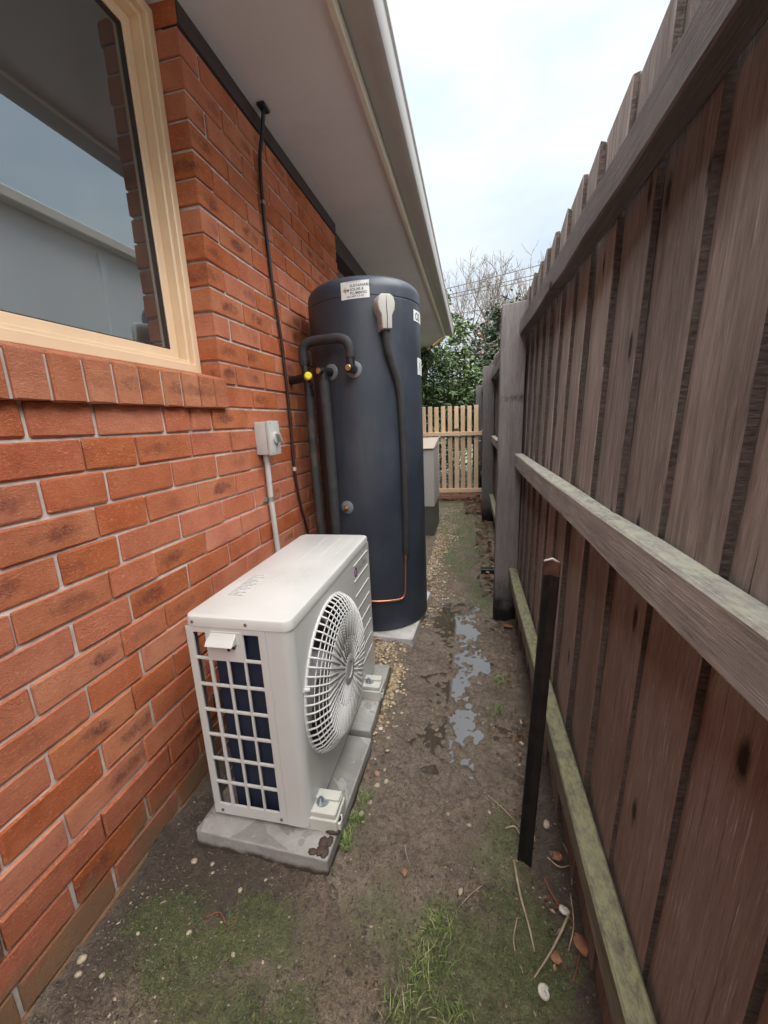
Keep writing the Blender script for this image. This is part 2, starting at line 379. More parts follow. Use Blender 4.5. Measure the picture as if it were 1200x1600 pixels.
def tank_mat():
    t = NT('tank_navy'); v = t.coord('Object'); n1 = t.noise(v, 3, 5); c = t.ramp(n1, [(.3, (.025, .033, .048, 1)), (.7, (.038, .048, .067, 1))])
    dust = t.ramp(t.noise(t.coord('Object', (1, 1, .35)), 9, 8, .72), [(.48, 0.), (.78, .6)])
    c = t.mix(dust, c, (.075, .08, .095, 1))
    sc = t.ramp(t.noise(t.coord('Object', (1, 1, .12)), 60, 3, .8), [(.76, 0.), (.82, .35)]); c = t.mix(sc, c, (.22, .22, .23, 1))
    t.bump(t.noise(v, 160, 2), .08, .001)
    return t.fin(c, t.ramp(n1, [(.3, .40), (.7, .52)]), 0, .5)
M['tank'] = tank_mat()

def pad_mat():
    t = NT('wet_concrete'); v = t.world(); n1 = t.noise(v, 5, 8, .7, .4); n2 = t.noise(v, 90, 4, .7)
    c = t.ramp(n1, [(.3, (.22, .21, .195, 1)), (.55, (.34, .33, .31, 1)), (.75, (.46, .455, .44, 1))])
    c = t.mix(t.ramp(n2, [(.25, .8), (.36, 0.)]), c, (.11, .10, .09, 1))
    wet = t.ramp(t.noise(v, 6.5, 6, .6, .8), [(.49, 0.), (.515, 1.)])
    gm = t.n('ShaderNodeNewGeometry'); wet = t.math('MULTIPLY', wet, t.ramp(t.sepz(gm.outputs['Normal']), [(.8, 0.), (.95, 1.)]))
    c = t.mix(t.math('MULTIPLY', wet, .35), c, (.12, .115, .105, 1))
    w = t.world(); k = t.ramp(t.math('ADD', t.sepz(w), t.math('MULTIPLY_ADD', t.noise(w, 30, 5), .03, -.015)), [(.008, 1.), (.022, 0.)])
    c = t.mix(k, c, (.06, .042, .03, 1))
    t.bump(t.math('MULTIPLY', n2, t.math('SUBTRACT', 1., wet)), .5, .004)
    return t.fin(c, t.mix(wet, (.75, .75, .75, 1), (.05, .05, .05, 1)), 0, .5)
M['pad'] = pad_mat()
M['tankpad'] = simple('white_pad', (.55, .54, .52), .5, var=.12, sc=12, bump=.3, dirt=(.25, .19, .13, 1))

def leaf_mat(name, stops, trans=.25):
    t = NT(name); i = t.island(); c = t.ramp(i, stops); m = t.fin(c, .45, 0, .4)
    return m
M['leaf'] = leaf_mat('evergreen_leaf', [(0., (.018, .040, .013, 1)), (.45, (.045, .085, .028, 1)), (.8, (.085, .13, .045, 1)), (1., (.17, .21, .09, 1))])
M['leaf_dark'] = leaf_mat('camellia_leaf', [(0., (.020, .035, .020, 1)), (.6, (.045, .07, .035, 1)), (.93, (.09, .12, .07, 1)), (.975, (.40, .16, .16, 1)), (1., (.45, .22, .2, 1))])
M['grass'] = leaf_mat('grass_blade', [(0., (.07, .12, .03, 1)), (.6, (.17, .24, .07, 1)), (1., (.36, .37, .17, 1))])
M['moss'] = leaf_mat('moss_tuft', [(0., (.035, .055, .016, 1)), (.6, (.085, .12, .033, 1)), (1., (.19, .22, .08, 1))])
M['gravel'] = leaf_mat('gravel', [(0., (.13, .085, .05, 1)), (.4, (.33, .24, .145, 1)), (.8, (.52, .42, .28, 1)), (1., (.62, .56, .45, 1))])
M['litter'] = leaf_mat('litter', [(0., (.03, .017, .012, 1)), (.5, (.11, .05, .03, 1)), (.85, (.24, .115, .06, 1)), (1., (.35, .22, .13, 1))])
M['crumb'] = leaf_mat('soil_crumb', [(0., (.050, .036, .027, 1)), (.7, (.14, .108, .08, 1)), (.94, (.24, .19, .14, 1)), (1., (.42, .35, .26, 1))])
M['pebble'] = simple('pebble', (.40, .33, .24), .6, var=.3, sc=50, bump=.4, dirt=(.24, .18, .12, 1))
M['pebble_brown'] = simple('pebble_brown', (.32, .19, .12), .6, var=.3, sc=50, bump=.3)
M['blossom'] = simple('white_blossom', (.7, .7, .68), .6, var=.1, bump=0)

def water_mat():
    t = NT('puddle_water'); t.b.inputs['IOR'].default_value = 1.75; v = t.world(); t.bump(t.noise(v, 22, 3), .04, .003)
    return t.fin((.06, .045, .032, 1), .03, 0, 1.)
M['water'] = water_mat()

def glass_mat():
    t = NT('window_glass'); t.t.nodes.remove(t.b)
    g = t.n('ShaderNodeBsdfGlossy'); g.inputs['Roughness'].default_value = .0; g.inputs['Color'].default_value = (.80, .88, .92, 1)
    tr = t.n('ShaderNodeBsdfTransparent'); tr.inputs['Color'].default_value = (.62, .68, .68, 1)
    f = t.n('ShaderNodeFresnel'); f.inputs['IOR'].default_value = 3.4
    mx = t.n('ShaderNodeMixShader'); t.l(f.outputs[0], mx.inputs[0]); t.l(tr.outputs[0], mx.inputs[1]); t.l(g.outputs[0], mx.inputs[2])
    df = t.n('ShaderNodeBsdfDiffuse'); df.inputs['Color'].default_value = (.62, .66, .66, 1); m2 = t.n('ShaderNodeMixShader'); t.l(t.ramp(t.noise(t.world((1, 1, .4)), 6, 5), [(.3, .03), (.7, .07)]), m2.inputs[0])
    t.l(mx.outputs[0], m2.inputs[1]); t.l(df.outputs[0], m2.inputs[2]); t.l(m2.outputs[0], t.o.inputs[0])
    v = t.world(); b = t.n('ShaderNodeBump'); t.l(t.noise(v, 2.5, 0), b.inputs['Height']); b.inputs['Strength'].default_value = .012; b.inputs['Distance'].default_value = .02
    t.l(b.outputs[0], g.inputs['Normal'])
    return t.m
M['glass'] = glass_mat()

def ground_mat():
    t = NT('mud_and_moss'); at = t.n('ShaderNodeAttribute', attribute_name='mask'); sp = t.n('ShaderNodeSeparateColor'); t.l(at.outputs['Color'], sp.inputs[0])
    v = t.world(); n1 = t.noise(v, 7, 8, .65, .3); n2 = t.noise(v, 60, 6, .7, .4); n3 = t.noise(v, 240, 3, .7)
    mud = t.ramp(n1, [(.28, (.115, .083, .056, 1)), (.5, (.19, .143, .100, 1)), (.75, (.285, .225, .165, 1))])
    mud = t.mix(t.ramp(n2, [(.32, .6), (.45, 0.)]), mud, (.045, .032, .024, 1))
    mud = t.mix(t.ramp(n3, [(.62, 0.), (.75, .4)]), mud, (.20, .165, .13, 1))
    gr_ = t.math('MULTIPLY', t.ramp(n2, [(.30, .38), (.70, 1.55)]), t.ramp(n3, [(.32, .42), (.68, 1.6)])); mud = t.mix(1., mud, gr_, 'MULTIPLY')
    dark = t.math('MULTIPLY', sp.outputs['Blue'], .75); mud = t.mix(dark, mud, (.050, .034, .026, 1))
    k = t.math('ADD', sp.outputs['Red'], t.math('MULTIPLY_ADD', n2, 1.9, -.95)); k = t.math('ADD', k, t.math('MULTIPLY_ADD', n3, 1.0, -.5))
    moss = t.ramp(t.noise(v, 34, 5, .7), [(.3, (.040, .058, .016, 1)), (.55, (.095, .125, .034, 1)), (.8, (.19, .21, .075, 1))])
    c = t.mix(t.ramp(k, [(.36, 0.), (.56, .72)]), mud, t.mix(1., moss, t.ramp(n3, [(.3, .45), (.7, 1.6)]), 'MULTIPLY'))
    wet = t.ramp(t.math('ADD', sp.outputs['Green'], t.math('MULTIPLY_ADD', n2, .7, -.35)), [(.26, 0.), (.5, 1.)])
    c = t.mix(t.math('MULTIPLY', wet, .38), c, (.075, .052, .037, 1))
    h = t.math('ADD', t.math('MULTIPLY', n2, 1.), t.math('MULTIPLY', n3, .45)); h = t.math('MULTIPLY', h, t.math('MULTIPLY_ADD', wet, -.45, 1.)); t.bump(h, 1., .016)
    return t.fin(c, t.mix(wet, (.48, .48, .48, 1), (.06, .06, .06, 1)), 0, 1.)
M['ground'] = ground_mat()

# ------------------------------------------------------------------ ground
def vnoise(x, y, seed=0):
    xi = np.floor(x).astype(np.int64); yi = np.floor(y).astype(np.int64); fx = x-xi; fy = y-yi
    def h(a, b):
        n = (a*374761393+b*668265263+seed*982451653) & 0xffffffff
        n = ((n ^ (n >> 13))*1274126177) & 0xffffffff
        return ((n ^ (n >> 16)) & 0xffff)/65535.
    u = fx*fx*(3-2*fx); w = fy*fy*(3-2*fy)
    return (h(xi, yi)*(1-u)+h(xi+1, yi)*u)*(1-w)+(h(xi, yi+1)*(1-u)+h(xi+1, yi+1)*u)*w
def fbm(x, y, sc, oc=4, seed=0):
    a = 0; amp = 1; tot = 0
    for i in range(oc):
        a = a+vnoise(x*sc*2**i, y*sc*2**i, seed+i*17)*amp; tot += amp; amp *= .55
    return a/tot
PUD = [(.80, 2.40, .13, .20, 1.1), (.88, 2.20, .09, .10, .8), (.965, 1.90, .085, .12, 1.25), (.86, 1.72, .07, .085, 1.1), (.90, 1.43, .06, .09, .85), (.93, 1.56, .05, .05, .6), (.70, 2.15, .05, .16, .5), (.78, 1.38, .05, .05, .55), (.80, 1.60, .2, .42, .18), (.67, 1.22, .12, .2, .2)]
MOSS = [(.55, .46, .25, .10, .7), (.70, .75, .10, .12, .45), (1.02, .95, .06, .2, .5), (.40, .68, .1, .06, .5), (.28, .58, .20, .12, 1.0), (.45, .50, .2, .07, .6), (.95, .80, .15, .14, .8), (1.0, .70, .15, .1, .8), (.80, .60, .12, .08, .4), (.58, 1.0, .05, .12, .5), (.82, 3.9, .20, .9, .85), (.95, 3.1, .12, .5, .55), (.62, 5.3, .4, .9, 1.), (.9, 5.0, .2, .8, .7), (.20, .62, .2, .06, .4), (1.0, 2.75, .07, .4, .45)]
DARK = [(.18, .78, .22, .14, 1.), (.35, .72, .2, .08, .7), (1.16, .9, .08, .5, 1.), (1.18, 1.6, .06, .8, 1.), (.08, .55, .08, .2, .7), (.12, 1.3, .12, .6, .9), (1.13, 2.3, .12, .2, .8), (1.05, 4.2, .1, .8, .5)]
def gauss(B, x, y):
    a = 0
    for cx, cy, sx, sy, w in B: a = a+w*np.exp(-((x-cx)/sx)**2-((y-cy)/sy)**2)
    return a
def height(x, y):
    inside = np.clip((1.5-np.abs(x-.65)), 0, 1)*np.clip((8.5-np.abs(y-2))/2, 0, 1)
    h = (fbm(x, y, 3.2, 3, 1)-.5)*.020+(fbm(x, y, 14, 3, 5)-.5)*.022+(fbm(x, y, 40, 2, 9)-.5)*.017
    xd = x+(fbm(x, y, 14, 3, 21)-.5)*.10; yd = y+(fbm(x, y, 14, 3, 22)-.5)*.16
    h = h-.0118*np.clip(gauss(PUD, xd, yd), 0, 1.2)
    wz = np.clip(gauss([(.80, 1.50, .17, .42, 1.), (.70, 1.20, .12, .22, 1.1), (.85, 2.2, .15, .3, .9)], x, y), 0, 1)
    h = h+wz*(np.abs(fbm(x, y, 26, 3, 41)-.5)*.06-.0112)
    h = h+.012*np.exp(-((x-.04)/.06)**2)+.010*np.exp(-((x-1.22)/.06)**2)
    h = h+.016*np.exp(-((x-1.075)/.035)**2-((y-.94)/.035)**2)
    sg = lambda t: 1/(1+np.exp(-np.clip(t, -40, 40)))
    h = h+.036*sg((.615-x)/.018)*sg((y-1.80)/.025)*sg((2.75-y)/.04)
    return h*inside
def grid_axis(segs):
    o = []
    for a, b, st in segs: o += list(np.arange(a, b, st))
    return np.array(o+[segs[-1][1]])
gx = np.concatenate([[-120, -40, -12, -4, -1.5, -.4], grid_axis([(-.12, .55, .011), (.55, 1.10, .006), (1.10, 1.36, .011)]), [1.6, 2.5, 5, 12, 40, 120]])
gy = np.concatenate([[-120, -40, -12, -4, -1.5, -.5, 0, .2], grid_axis([(.32, 1.0, .011), (1.0, 2.5, .006), (2.5, 2.7, .011), (2.7, 4, .025), (4, 7.6, .06)]), [8.2, 9, 11, 15, 30, 60, 120, 300]])
XX, YY = np.meshgrid(gx, gy); HH = height(XX, YY)
nx, ny = len(gx), len(gy)
V = np.stack([XX.ravel(), YY.ravel(), HH.ravel()], 1)
ii = (np.arange(ny-1)[:, None]*nx+np.arange(nx-1)[None]).ravel()
F = np.stack([ii, ii+1, ii+nx+1, ii+nx], 1)
me = bpy.data.meshes.new('ground'); me.from_pydata(V.tolist(), [], F.tolist()); me.materials.append(M['ground'])
me.polygons.foreach_set('use_smooth', [True]*len(me.polygons))
moss = np.clip(gauss(MOSS, XX, YY), 0, 1)*np.clip((fbm(XX, YY, 7, 4, 31)-.29)*4.2, 0, 1.4)
wet = np.clip(gauss([(a, b, c*1.7, d*1.7, w*.75) for a, b, c, d, w in PUD]+[(.78, 1.5, .26, .55, 1.), (.70, 1.12, .15, .3, .9), (1.05, 2.0, .1, .4, .4)], XX, YY), 0, 1)
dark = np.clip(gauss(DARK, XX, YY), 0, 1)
far = (XX > 1.5) | (XX < -.3) | (YY > 8)
moss = np.where(far, .9, moss); wet = np.where(far, 0, wet)
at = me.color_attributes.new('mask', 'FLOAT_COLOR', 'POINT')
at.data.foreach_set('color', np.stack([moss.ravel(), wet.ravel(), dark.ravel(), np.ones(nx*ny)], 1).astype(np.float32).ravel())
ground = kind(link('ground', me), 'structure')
ground['label'] = 'muddy side path with moss patches and wet trampled soil'
def gz(x, y): return float(height(np.array([float(x)]), np.array([float(y)]))[0])
pu = MB(); pu.v = [(.50, 1.20, 0), (1.12, 1.20, 0), (1.12, 2.75, 0), (.66, 2.75, 0), (.66, 1.98, 0), (.60, 1.9, 0)]; pu.f = [(0, 1, 2, 3, 4, 5)]
w_ = kind(pu.obj('puddle', M['water']), 'structure'); w_.location.z = -.0112; w_['label'] = 'shallow rain puddles in the muddy path'

# ------------------------------------------------------------------ the house
C = .086; J0 = 1.30; YC = 1.452; YEND = 3.03; YW0 = -.35
house = empty('brick_house', 'red brick house wall with cream window, wide eave and gutter', 'house')
ysu = [-2.4, YW0-.008, YC+.008, YEND-.012]; vsu = [-.12, J0-.004, 2.51]
wall = plate(ysu, vsu, lambda i, j: not (i == 1 and j == 1), lambda u, v, t: (t, u, v), -.10, -.0075).obj('wall', M['mortar'], house)
wall['label'] = 'recessed pale grey mortar joints of the brick wall'
def course_perps(k):
    if k >= 1:
        if k in (13,): return [.666+.236*i for i in range(-13, 12)]
        if k == 14: return [.568+.23*i for i in range(-13, 12)]
        if k >= 15: return [.906+.24*i+(.12 if k == 16 else 0) for i in range(-14, 10)]
        if k % 2: return [.465-.24*i for i in range(12, -1, -1)]+[.705]+[.877+.24*i for i in range(2)]+([1.237] if k == 1 else [])+[1.357+.24*i for i in range(8)]
        return [.35-.24*i for i in range(12, 0, -1)]+[.35, .59, .825]+[.99+.236*i for i in range(10)]
    if k % 2: return [1.557+.2385*i for i in range(8)]
    return [1.672+.2385*i for i in range(8)]
BM = {}
def brick_mesh(length, height_, depth, mat):
    key = (round(length, 2), round(height_, 3), round(depth, 2), mat.name)
    if key not in BM:
        BM[key] = []
        for q in range(3):
            m = MB(); l = key[0]/2; m.box(-depth, 0, -l, l, -height_/2, height_/2)
            BM[key].append(m.mesh('brick', mat, bevel=.0035, jitter=.0018))
    return random.choice(BM[key])
rest = MB(); nb = 0
for k in range(16, -15, -1):
    z = J0-(k-.5)*C; P = [p for p in course_perps(k)]
    P = sorted(set([-2.4]+[p for p in P if -2.3 < p < YEND-.05]+[YEND])) if k >= 1 else sorted([YC-.005]+[p for p in P if p < YEND-.05]+[YEND+.0])
    if k <= 0:
        for i in range(9): rest.box(-.11, random.uniform(-.001, .001), YW0-.24*(i+1)-(.12 if k % 2 else 0)+.01, YW0-.24*i-(.12 if k % 2 and i else 0), z-.038, z+.038)
    for a, b in zip(P[:-1], P[1:]):
        a_ = a+.0045; b_ = b-(.0045 if b < YEND else 0)
        if b_-a_ < .03: continue
        if b < .36: rest.box(-.06, random.uniform(-.001, .0015), a_, b_, z-.038, z+.038); continue
        mt = M['brick_low'] if k >= 13 else M['brick']
        if k == 13 and random.random() < .4: mt = M['brick_burnt']
        o = link('brick', brick_mesh(b_-a_, .0768, .11 if (k <= 0 or b == YEND) else .06, mt), wall,
                 (random.uniform(-.0015, .0015)+(.004 if k in (13,) else 0), (a_+b_)/2, z+random.uniform(-.0012, .0012)),
                 (random.uniform(-.004, .004), random.uniform(-.01, .01), random.uniform(-.006, .006)))
        nb += 1
o = kind(rest.obj('brick', M['brick'], wall, bevel=.002), 'stuff')
# brick-on-edge sill
sill = MB().hexa([(-.10, YW0-.01, J0-.002), (.012, YW0-.01, J0-.002), (.012, YC-.006, J0-.002), (-.10, YC-.006, J0-.002),
                  (-.10, YW0-.01, 1.428), (.012, YW0-.01, 1.396), (.012, YC-.006, 1.396), (-.10, YC-.006, 1.428)]).obj('window_sill', M['mortar'], house)
sm = []
for q in range(3):
    m = MB().hexa([(-.10, -.038, -.055), (.022, -.038, -.055), (.022, .038, -.055), (-.10, .038, -.055), (-.10, -.038, .085), (.022, -.038, .052), (.022, .038, .052), (-.10, .038, .085)])
    sm.append(m.mesh('brick', M['sill_brick'], bevel=.004, jitter=.0013))
y = YC-.003-.038; i = 0
while y > YW0:
    link('brick', sm[i % 3], sill, (random.uniform(-.0015, .0015), y, J0+.05+random.uniform(-.001, .001)), (random.uniform(-.01, .01), 0, random.uniform(-.01, .01))); y -= .0862; i += 1
# window: frame > sash, pane
ZT = 2.555
def rect_frame(y0, y1, z0, z1, w, x0, x1, wb=None, wt=None):
    return plate([y0, y0+w, y1-w, y1], [z0, z0+(wb or w), z1-(wt or w), z1], lambda i, j: not (i == 1 and j == 1), lambda u, v, t: (t, u, v), x0, x1)
win = rect_frame(YW0, YC-.002, 1.428, ZT, .032, -.19, -.080).obj('window', M['frame'], house, bevel=.003)
win['label'] = 'cream painted timber window with dark reflective glass'
rect_frame(YW0+.0325, YC-.0345, 1.4605, ZT-.0325, .014, -.185, -.098).obj('stop_bead', M['frame'], win, bevel=.003)
rect_frame(YW0+.047, YC-.049, 1.475, ZT-.047, .036, -.18, -.132, wb=.034, wt=.036).obj('sash', M['frame'], win, bevel=.003)
rect_frame(YW0+.080, YC-.0825, 1.505, ZT-.080, .008, -.16, -.138).obj('glazing_gasket', M['darkbrown'], win)
pane = MB().box(-.150, -.146, YW0+.078, YC-.080, 1.503, ZT-.078).obj('pane', M['glass'], win)
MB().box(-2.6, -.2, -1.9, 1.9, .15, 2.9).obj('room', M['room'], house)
# dark band, soffit, fascia, gutter, roof
MB().box(-.06, .007, YC+.003, YEND+.001, 2.5045, 2.5695).obj('dark_band', M['darkbrown'], house)  # dark strip added along the wall top to give its dark band
sof = MB(); poly = [(-2.4, -2.4), (.47, -2.4), (.47, 7.2), (.08, 8.35), (-2.4, 8.35)]
sof.prism(poly, 2.57, 2.582, lambda p, a: (p[0], p[1], a)); sof.obj('soffit', M['soffit'], house)
MB().box(.47, .494, -2.4, 7.22, 2.549, 2.72).obj('fascia', M['fascia'], house, bevel=.002)
gp = [(.496, 2.70), (.496, 2.598), (.515, 2.588), (.598, 2.566), (.615, 2.568), (.623, 2.580), (.627, 2.665), (.636, 2.672), (.636, 2.690), (.628, 2.696), (.619, 2.690), (.617, 2.588), (.604, 2.576), (.502, 2.603), (.502, 2.70)]
gm_ = MB().prism(gp, -2.4, 7.30, lambda p, a: (p[0], a, p[1])); gut = gm_.obj('gutter', M['gutter'], house, smooth=True)
MB().prism([(.4965, 2.60), (.60, 2.573), (.622, 2.585), (.622, 2.69), (.4965, 2.70)], 7.285, 7.298, lambda p, a: (p[0], a, p[1])).obj('gutter_end', M['gutter'], house)
eb = Vector((.08-.47, 8.35-7.2, 0)).normalized(); en = Vector((eb.y, -eb.x, 0))
a = Vector((.47, 7.22, 0)); b = a+eb*1.25
MB().hexa([(a+Vector((0, 0, 2.535))), (a+en*.03+Vector((0, 0, 2.535))), (b+en*.03+Vector((0, 0, 2.535))), (b+Vector((0, 0, 2.535))), (a+Vector((0, 0, 2.72))), (a+en*.03+Vector((0, 0, 2.72))), (b+en*.03+Vector((0, 0, 2.72))), (b+Vector((0, 0, 2.72)))]).obj('barge_board', M['frame'], house)
rf = MB().prism([(.60, 2.705), (.62, 2.73), (-3.2, 4.22), (-3.2, 4.16), (.45, 2.735)], -2.4, 7.25, lambda p, a: (p[0], a, p[1])); rf.obj('roof', M['roof'], house)
# recessed porch bay past the end of the brickwork
MB().box(-.13, -.03, YEND+.001, 6.9, 2.44, 2.5695).obj('porch_beam', M['darkbrown'], house)
MB().box(-.75, -.60, YEND+.001, 7.0, -.1, 2.5695).obj('porch_wall', M['greywall'], house)
MB().box(-.60, -.012, YEND-.10, YEND-.013, -.1, 2.569).obj('return_wall', M['brick'], house)

# ------------------------------------------------------------------ paling fence
PY = [-2.61, -.12, 2.366, 4.85, 7.33, 9.8]
RX = {'low': [1.16, 1.157, 1.145, 1.128, 1.07, 1.02], 'mid': [1.205, 1.200, 1.163, 1.143, 1.08, 1.03], 'top': [1.225, 1.22, 1.176, 1.14, 1.085, 1.035]}
RZ = {'low': (.262, .338), 'mid': (.936, 1.014), 'top': (1.63, 1.703)}
fence = empty('paling_fence', 'tall weathered brown timber paling fence with posts and three rails', 'fence', (1.2, 0, 0))
def fchild(name, me, loc=(0, 0, 0), rot=None): return link(name, me, fence, Vector(loc)-Vector((1.2, 0, 0)), rot)
def fx(y, r): return float(np.interp(y, PY, RX[r]))
RD = .046
for i in range(len(PY)-1):
    for r in RZ:
        z0, z1 = RZ[r]; y0, y1 = PY[i]+.095, PY[i+1]+.004; xa, xb = fx(y0, r), fx(y1, r); m = MB(); n = 10
        ym = (y0+y1)/2; xm = (xa+xb)/2; zm = (z0+z1)/2; rings = []
        for q in range(n+1):
            t = q/n; yy = y0+(y1-y0)*t; xx = xa+(xb-xa)*t; s = .0025; jj = lambda: random.uniform(-s, s)
            sg = -.006*math.sin(math.pi*t)
            rings.append([(xx-xm+jj(), yy-ym, z0-zm+sg+jj()), (xx-xm+RD, yy-ym, z0-zm+sg), (xx-xm+RD, yy-ym, z1-zm+sg+jj()), (xx-xm+jj(), yy-ym, z1-zm+sg+jj())])
        m.quad_strip(rings)
        fchild('rail', m.mesh('rail', {'low': M['rail_low'], 'mid': M['rail'], 'top': M['rail_top_shaded']}[r], bevel=.004), (xm, ym, zm))
PT = [1.78, 1.78, 1.785, 1.77, 1.752, 1.74]
for i, y in enumerate(PY):
    xl = fx(y, 'low')-.083; xt = fx(y, 'top')-.091; w, d = .128, .10; h = PT[i]; m = MB(); rings = []
    for q in range(9):
        t = q/8; z = -.05+(h+.05)*t; xx = xl+(xt-xl)*max(0, z)/h; j = lambda: random.uniform(-.003, .003)
        rings.append([(xx-xl+j(), j(), z), (xx-xl+w+j(), j(), z), (xx-xl+w+j(), d+j(), z), (xx-xl+j(), d+j(), z)])
    rings[-1] = [(p[0], p[1], p[2]+(.012 if q in (1, 2) else 0)) for q, p in enumerate(rings[-1])]
    m.quad_strip(rings); fchild('post', m.mesh('post', M['post'], bevel=.006, seg=2), (xl, y, 0))
pm = []
for q in range(6):
    m = MB(); rings = []; wv = random.uniform(-.004, .004)
    for k in range(11):
        t = k/10; z = -.02+1.915*t; j = lambda s=.0016: random.uniform(-s, s); b_ = wv*math.sin(3*t+q)
        rings.append([(j()+b_, .0+j(.003), z), (.0165+b_, .0+j(.002), z), (.0165+b_, .225, z), (j()+b_, .225+j(.003), z)])
    rings[-1] = [(p[0], p[1], p[2]+(random.uniform(-.006, .004) if n in (0, 1) else random.uniform(-.004, .006))) for n, p in enumerate(rings[-1])]
    m.quad_strip(rings); me = m.mesh('paling', M['paling'], bevel=.0025); me.materials.append(M['sawn_edge'])
    for p_ in me.polygons:
        if abs(p_.normal.y) > .75: p_.material_index = 1
    pm.append(me)
known = [.548, .722, .911, 1.105, 1.297, 1.469, 1.625]
ys_ = []; y = .548
while y > -2.5: y -= random.uniform(.165, .19); ys_.append(y)
ys_ = ys_[::-1]+known; y = 1.625
while y < 9.6: y += random.uniform(.155, .185); ys_.append(y)
for n, y in enumerate(ys_):
    xb = fx(y, 'low')+RD+.001; xt = fx(y, 'top')+RD+.001; lean = math.atan2(xt-xb, 1.33); yaw = math.radians(-random.uniform(3.3, 4.3))
    o = fchild('paling', pm[n % 6], (xb-.30*(xt-xb)/1.33, y, random.uniform(-.012, .012)), (random.uniform(-.006, .006), lean, yaw))
    o.scale.y = 1.0

# ------------------------------------------------------------------ heat pump on its pads
pads = []
for nm, lb, (x0, x1, y0, y1), rot in (('near', 'wet grey concrete paver under the slatted-end side of the heat pump', (.135, .555, .815, 1.262), -.035), ('far', 'grey concrete paver under the far foot of the heat pump', (.13, .545, 1.285, 1.722), .02)):
    cx, cy = (x0+x1)/2, (y0+y1)/2; n = 9; m = MB(); lx, ly = (x1-x0)/2, (y1-y0)/2
    m.box(-lx, lx, -ly, ly, 0, .072)
    me = m.mesh('paver', M['pad'], bevel=.004, seg=2, jitter=.0008)
    o = link('concrete_paver', me, None, (cx, cy, -.017), (0, 0, rot)); tag(o, lb, 'paver'); pads.append(o)
PADZ = .055
HX0, HX1, HY0, HY1, HZ0, HZ1 = .163, .475, .873, 1.688, .070, .728
hp = empty('heat_pump', 'white outdoor heat pump unit with round fan grille beside the brick wall', 'heat pump', ((HX0+HX1)/2, (HY0+HY1)/2, PADZ))
inv = Vector(hp.location)
def hc(mb, name, mat, par=None, **k):
    o = mb.obj(name, mat, None, **k)
    o.parent = par or hp
    if par is None: o.matrix_parent_inverse = Matrix.Translation(-inv)
    return o
# top cover
def rrect(x0, x1, y0, y1, r, n=4):
    P = []
    for cx, cy, a0 in ((x1-r, y1-r, 0), (x0+r, y1-r, 90), (x0+r, y0+r, 180), (x1-r, y0+r, 270)):
        for k in range(n+1): a = math.radians(a0+90*k/n); P.append((cx+r*math.cos(a), cy+r*math.sin(a)))
    return P
def rbox(x0, x1, y0, y1, z0, z1, r, tb=.006):
    m = MB(); rings = []
    for ins, z in ((0, z0), (0, z1-tb), (tb*.3, z1-tb*.3), (tb, z1)):
        rings.append([(p[0], p[1], z) for p in rrect(x0+ins, x1-ins, y0+ins, y1-ins, r)])
    m.quad_strip(rings); return m
cover = hc(rbox(HX0-.002, HX1+.002, HY0-.002, HY1+.002, HZ1-.030, HZ1, .026, .008), 'top_cover', M['white_dusty'], smooth=True)
for yy in (0,):
    for xx in (.30, .365, .42):
        hc(MB().box(xx-.0015, xx+.0015, 1.12, 1.66, HZ1-.0004, HZ1+.0008), 'cover_rib', M['white'], cover)
ZP1 = HZ1-.0315
# body corners (rounded front corner posts) and rear posts
XS = .404
cp = [(XS, HY0), (HX1-.028, HY0)]+[(HX1-.028+.028*math.sin(a), HY0+.028-.028*math.cos(a)) for a in [math.radians(15*i) for i in range(1, 7)]]+[(HX1, HY0+.034), (HX1-.004, HY0+.034), (HX1-.004, HY0+.03)]+[(HX1-.028+.024*math.cos(a), HY0+.028-.024*math.sin(a)) for a in [math.radians(18*i) for i in range(0, 6)]]+[(XS, HY0+.004)]
hc(MB().prism(cp, HZ0, ZP1, lambda p, a: (p[0], p[1], a)), 'front_corner', M['white'], smooth=True)
# front panel with round fan opening
FY, FZ, FR = 1.157, .410, .241
def hole_panel(y0, y1, z0, z1, x0, x1, cy, cz, r, seg=72):
    m = MB(); ang = [2*math.pi*k/seg for k in range(seg)]+[math.atan2(z-cz, y-cy) % (2*math.pi) for y in (y0, y1) for z in (z0, z1)]
    ang = sorted(set(round(a_, 5) for a_ in ang)); ri = []; ro = []
    for a_ in ang:
        c_, s_ = math.cos(a_), math.sin(a_); t = min(((y1-cy)/c_ if c_ > 1e-9 else 9), ((y0-cy)/c_ if c_ < -1e-9 else 9), ((z1-cz)/s_ if s_ > 1e-9 else 9), ((z0-cz)/s_ if s_ < -1e-9 else 9))
        ri.append((cy+r*c_, cz+r*s_)); ro.append((cy+t*c_, cz+t*s_))
    mk = lambda P, x: [(x, p[0], p[1]) for p in P]
    m.quad_strip([mk(ri, x1), mk(ro, x1), mk(ro, x0), mk(ri, x0), mk(ri, x1)], True, False); return m
fp = hc(hole_panel(HY0+.0345, HY1, HZ0, ZP1, HX1-.004, HX1, FY, FZ, FR), 'front_panel', M['white'])
for k in range(8):
    z = .665-.0655*k; hc(MB().box(HX1-.0005, HX1+.003, 1.45, 1.66, z-.0022, z+.0022), 'panel_rib', M['grille'], fp, bevel=.001)
hc(MB().tube([(HX1+.001, FY+(FR+.006)*math.cos(a), FZ+(FR+.006)*math.sin(a)) for a in [2*math.pi*k/64 for k in range(64)]], .006, 8, closed=True), 'fan_ring', M['white'], fp, smooth=True)
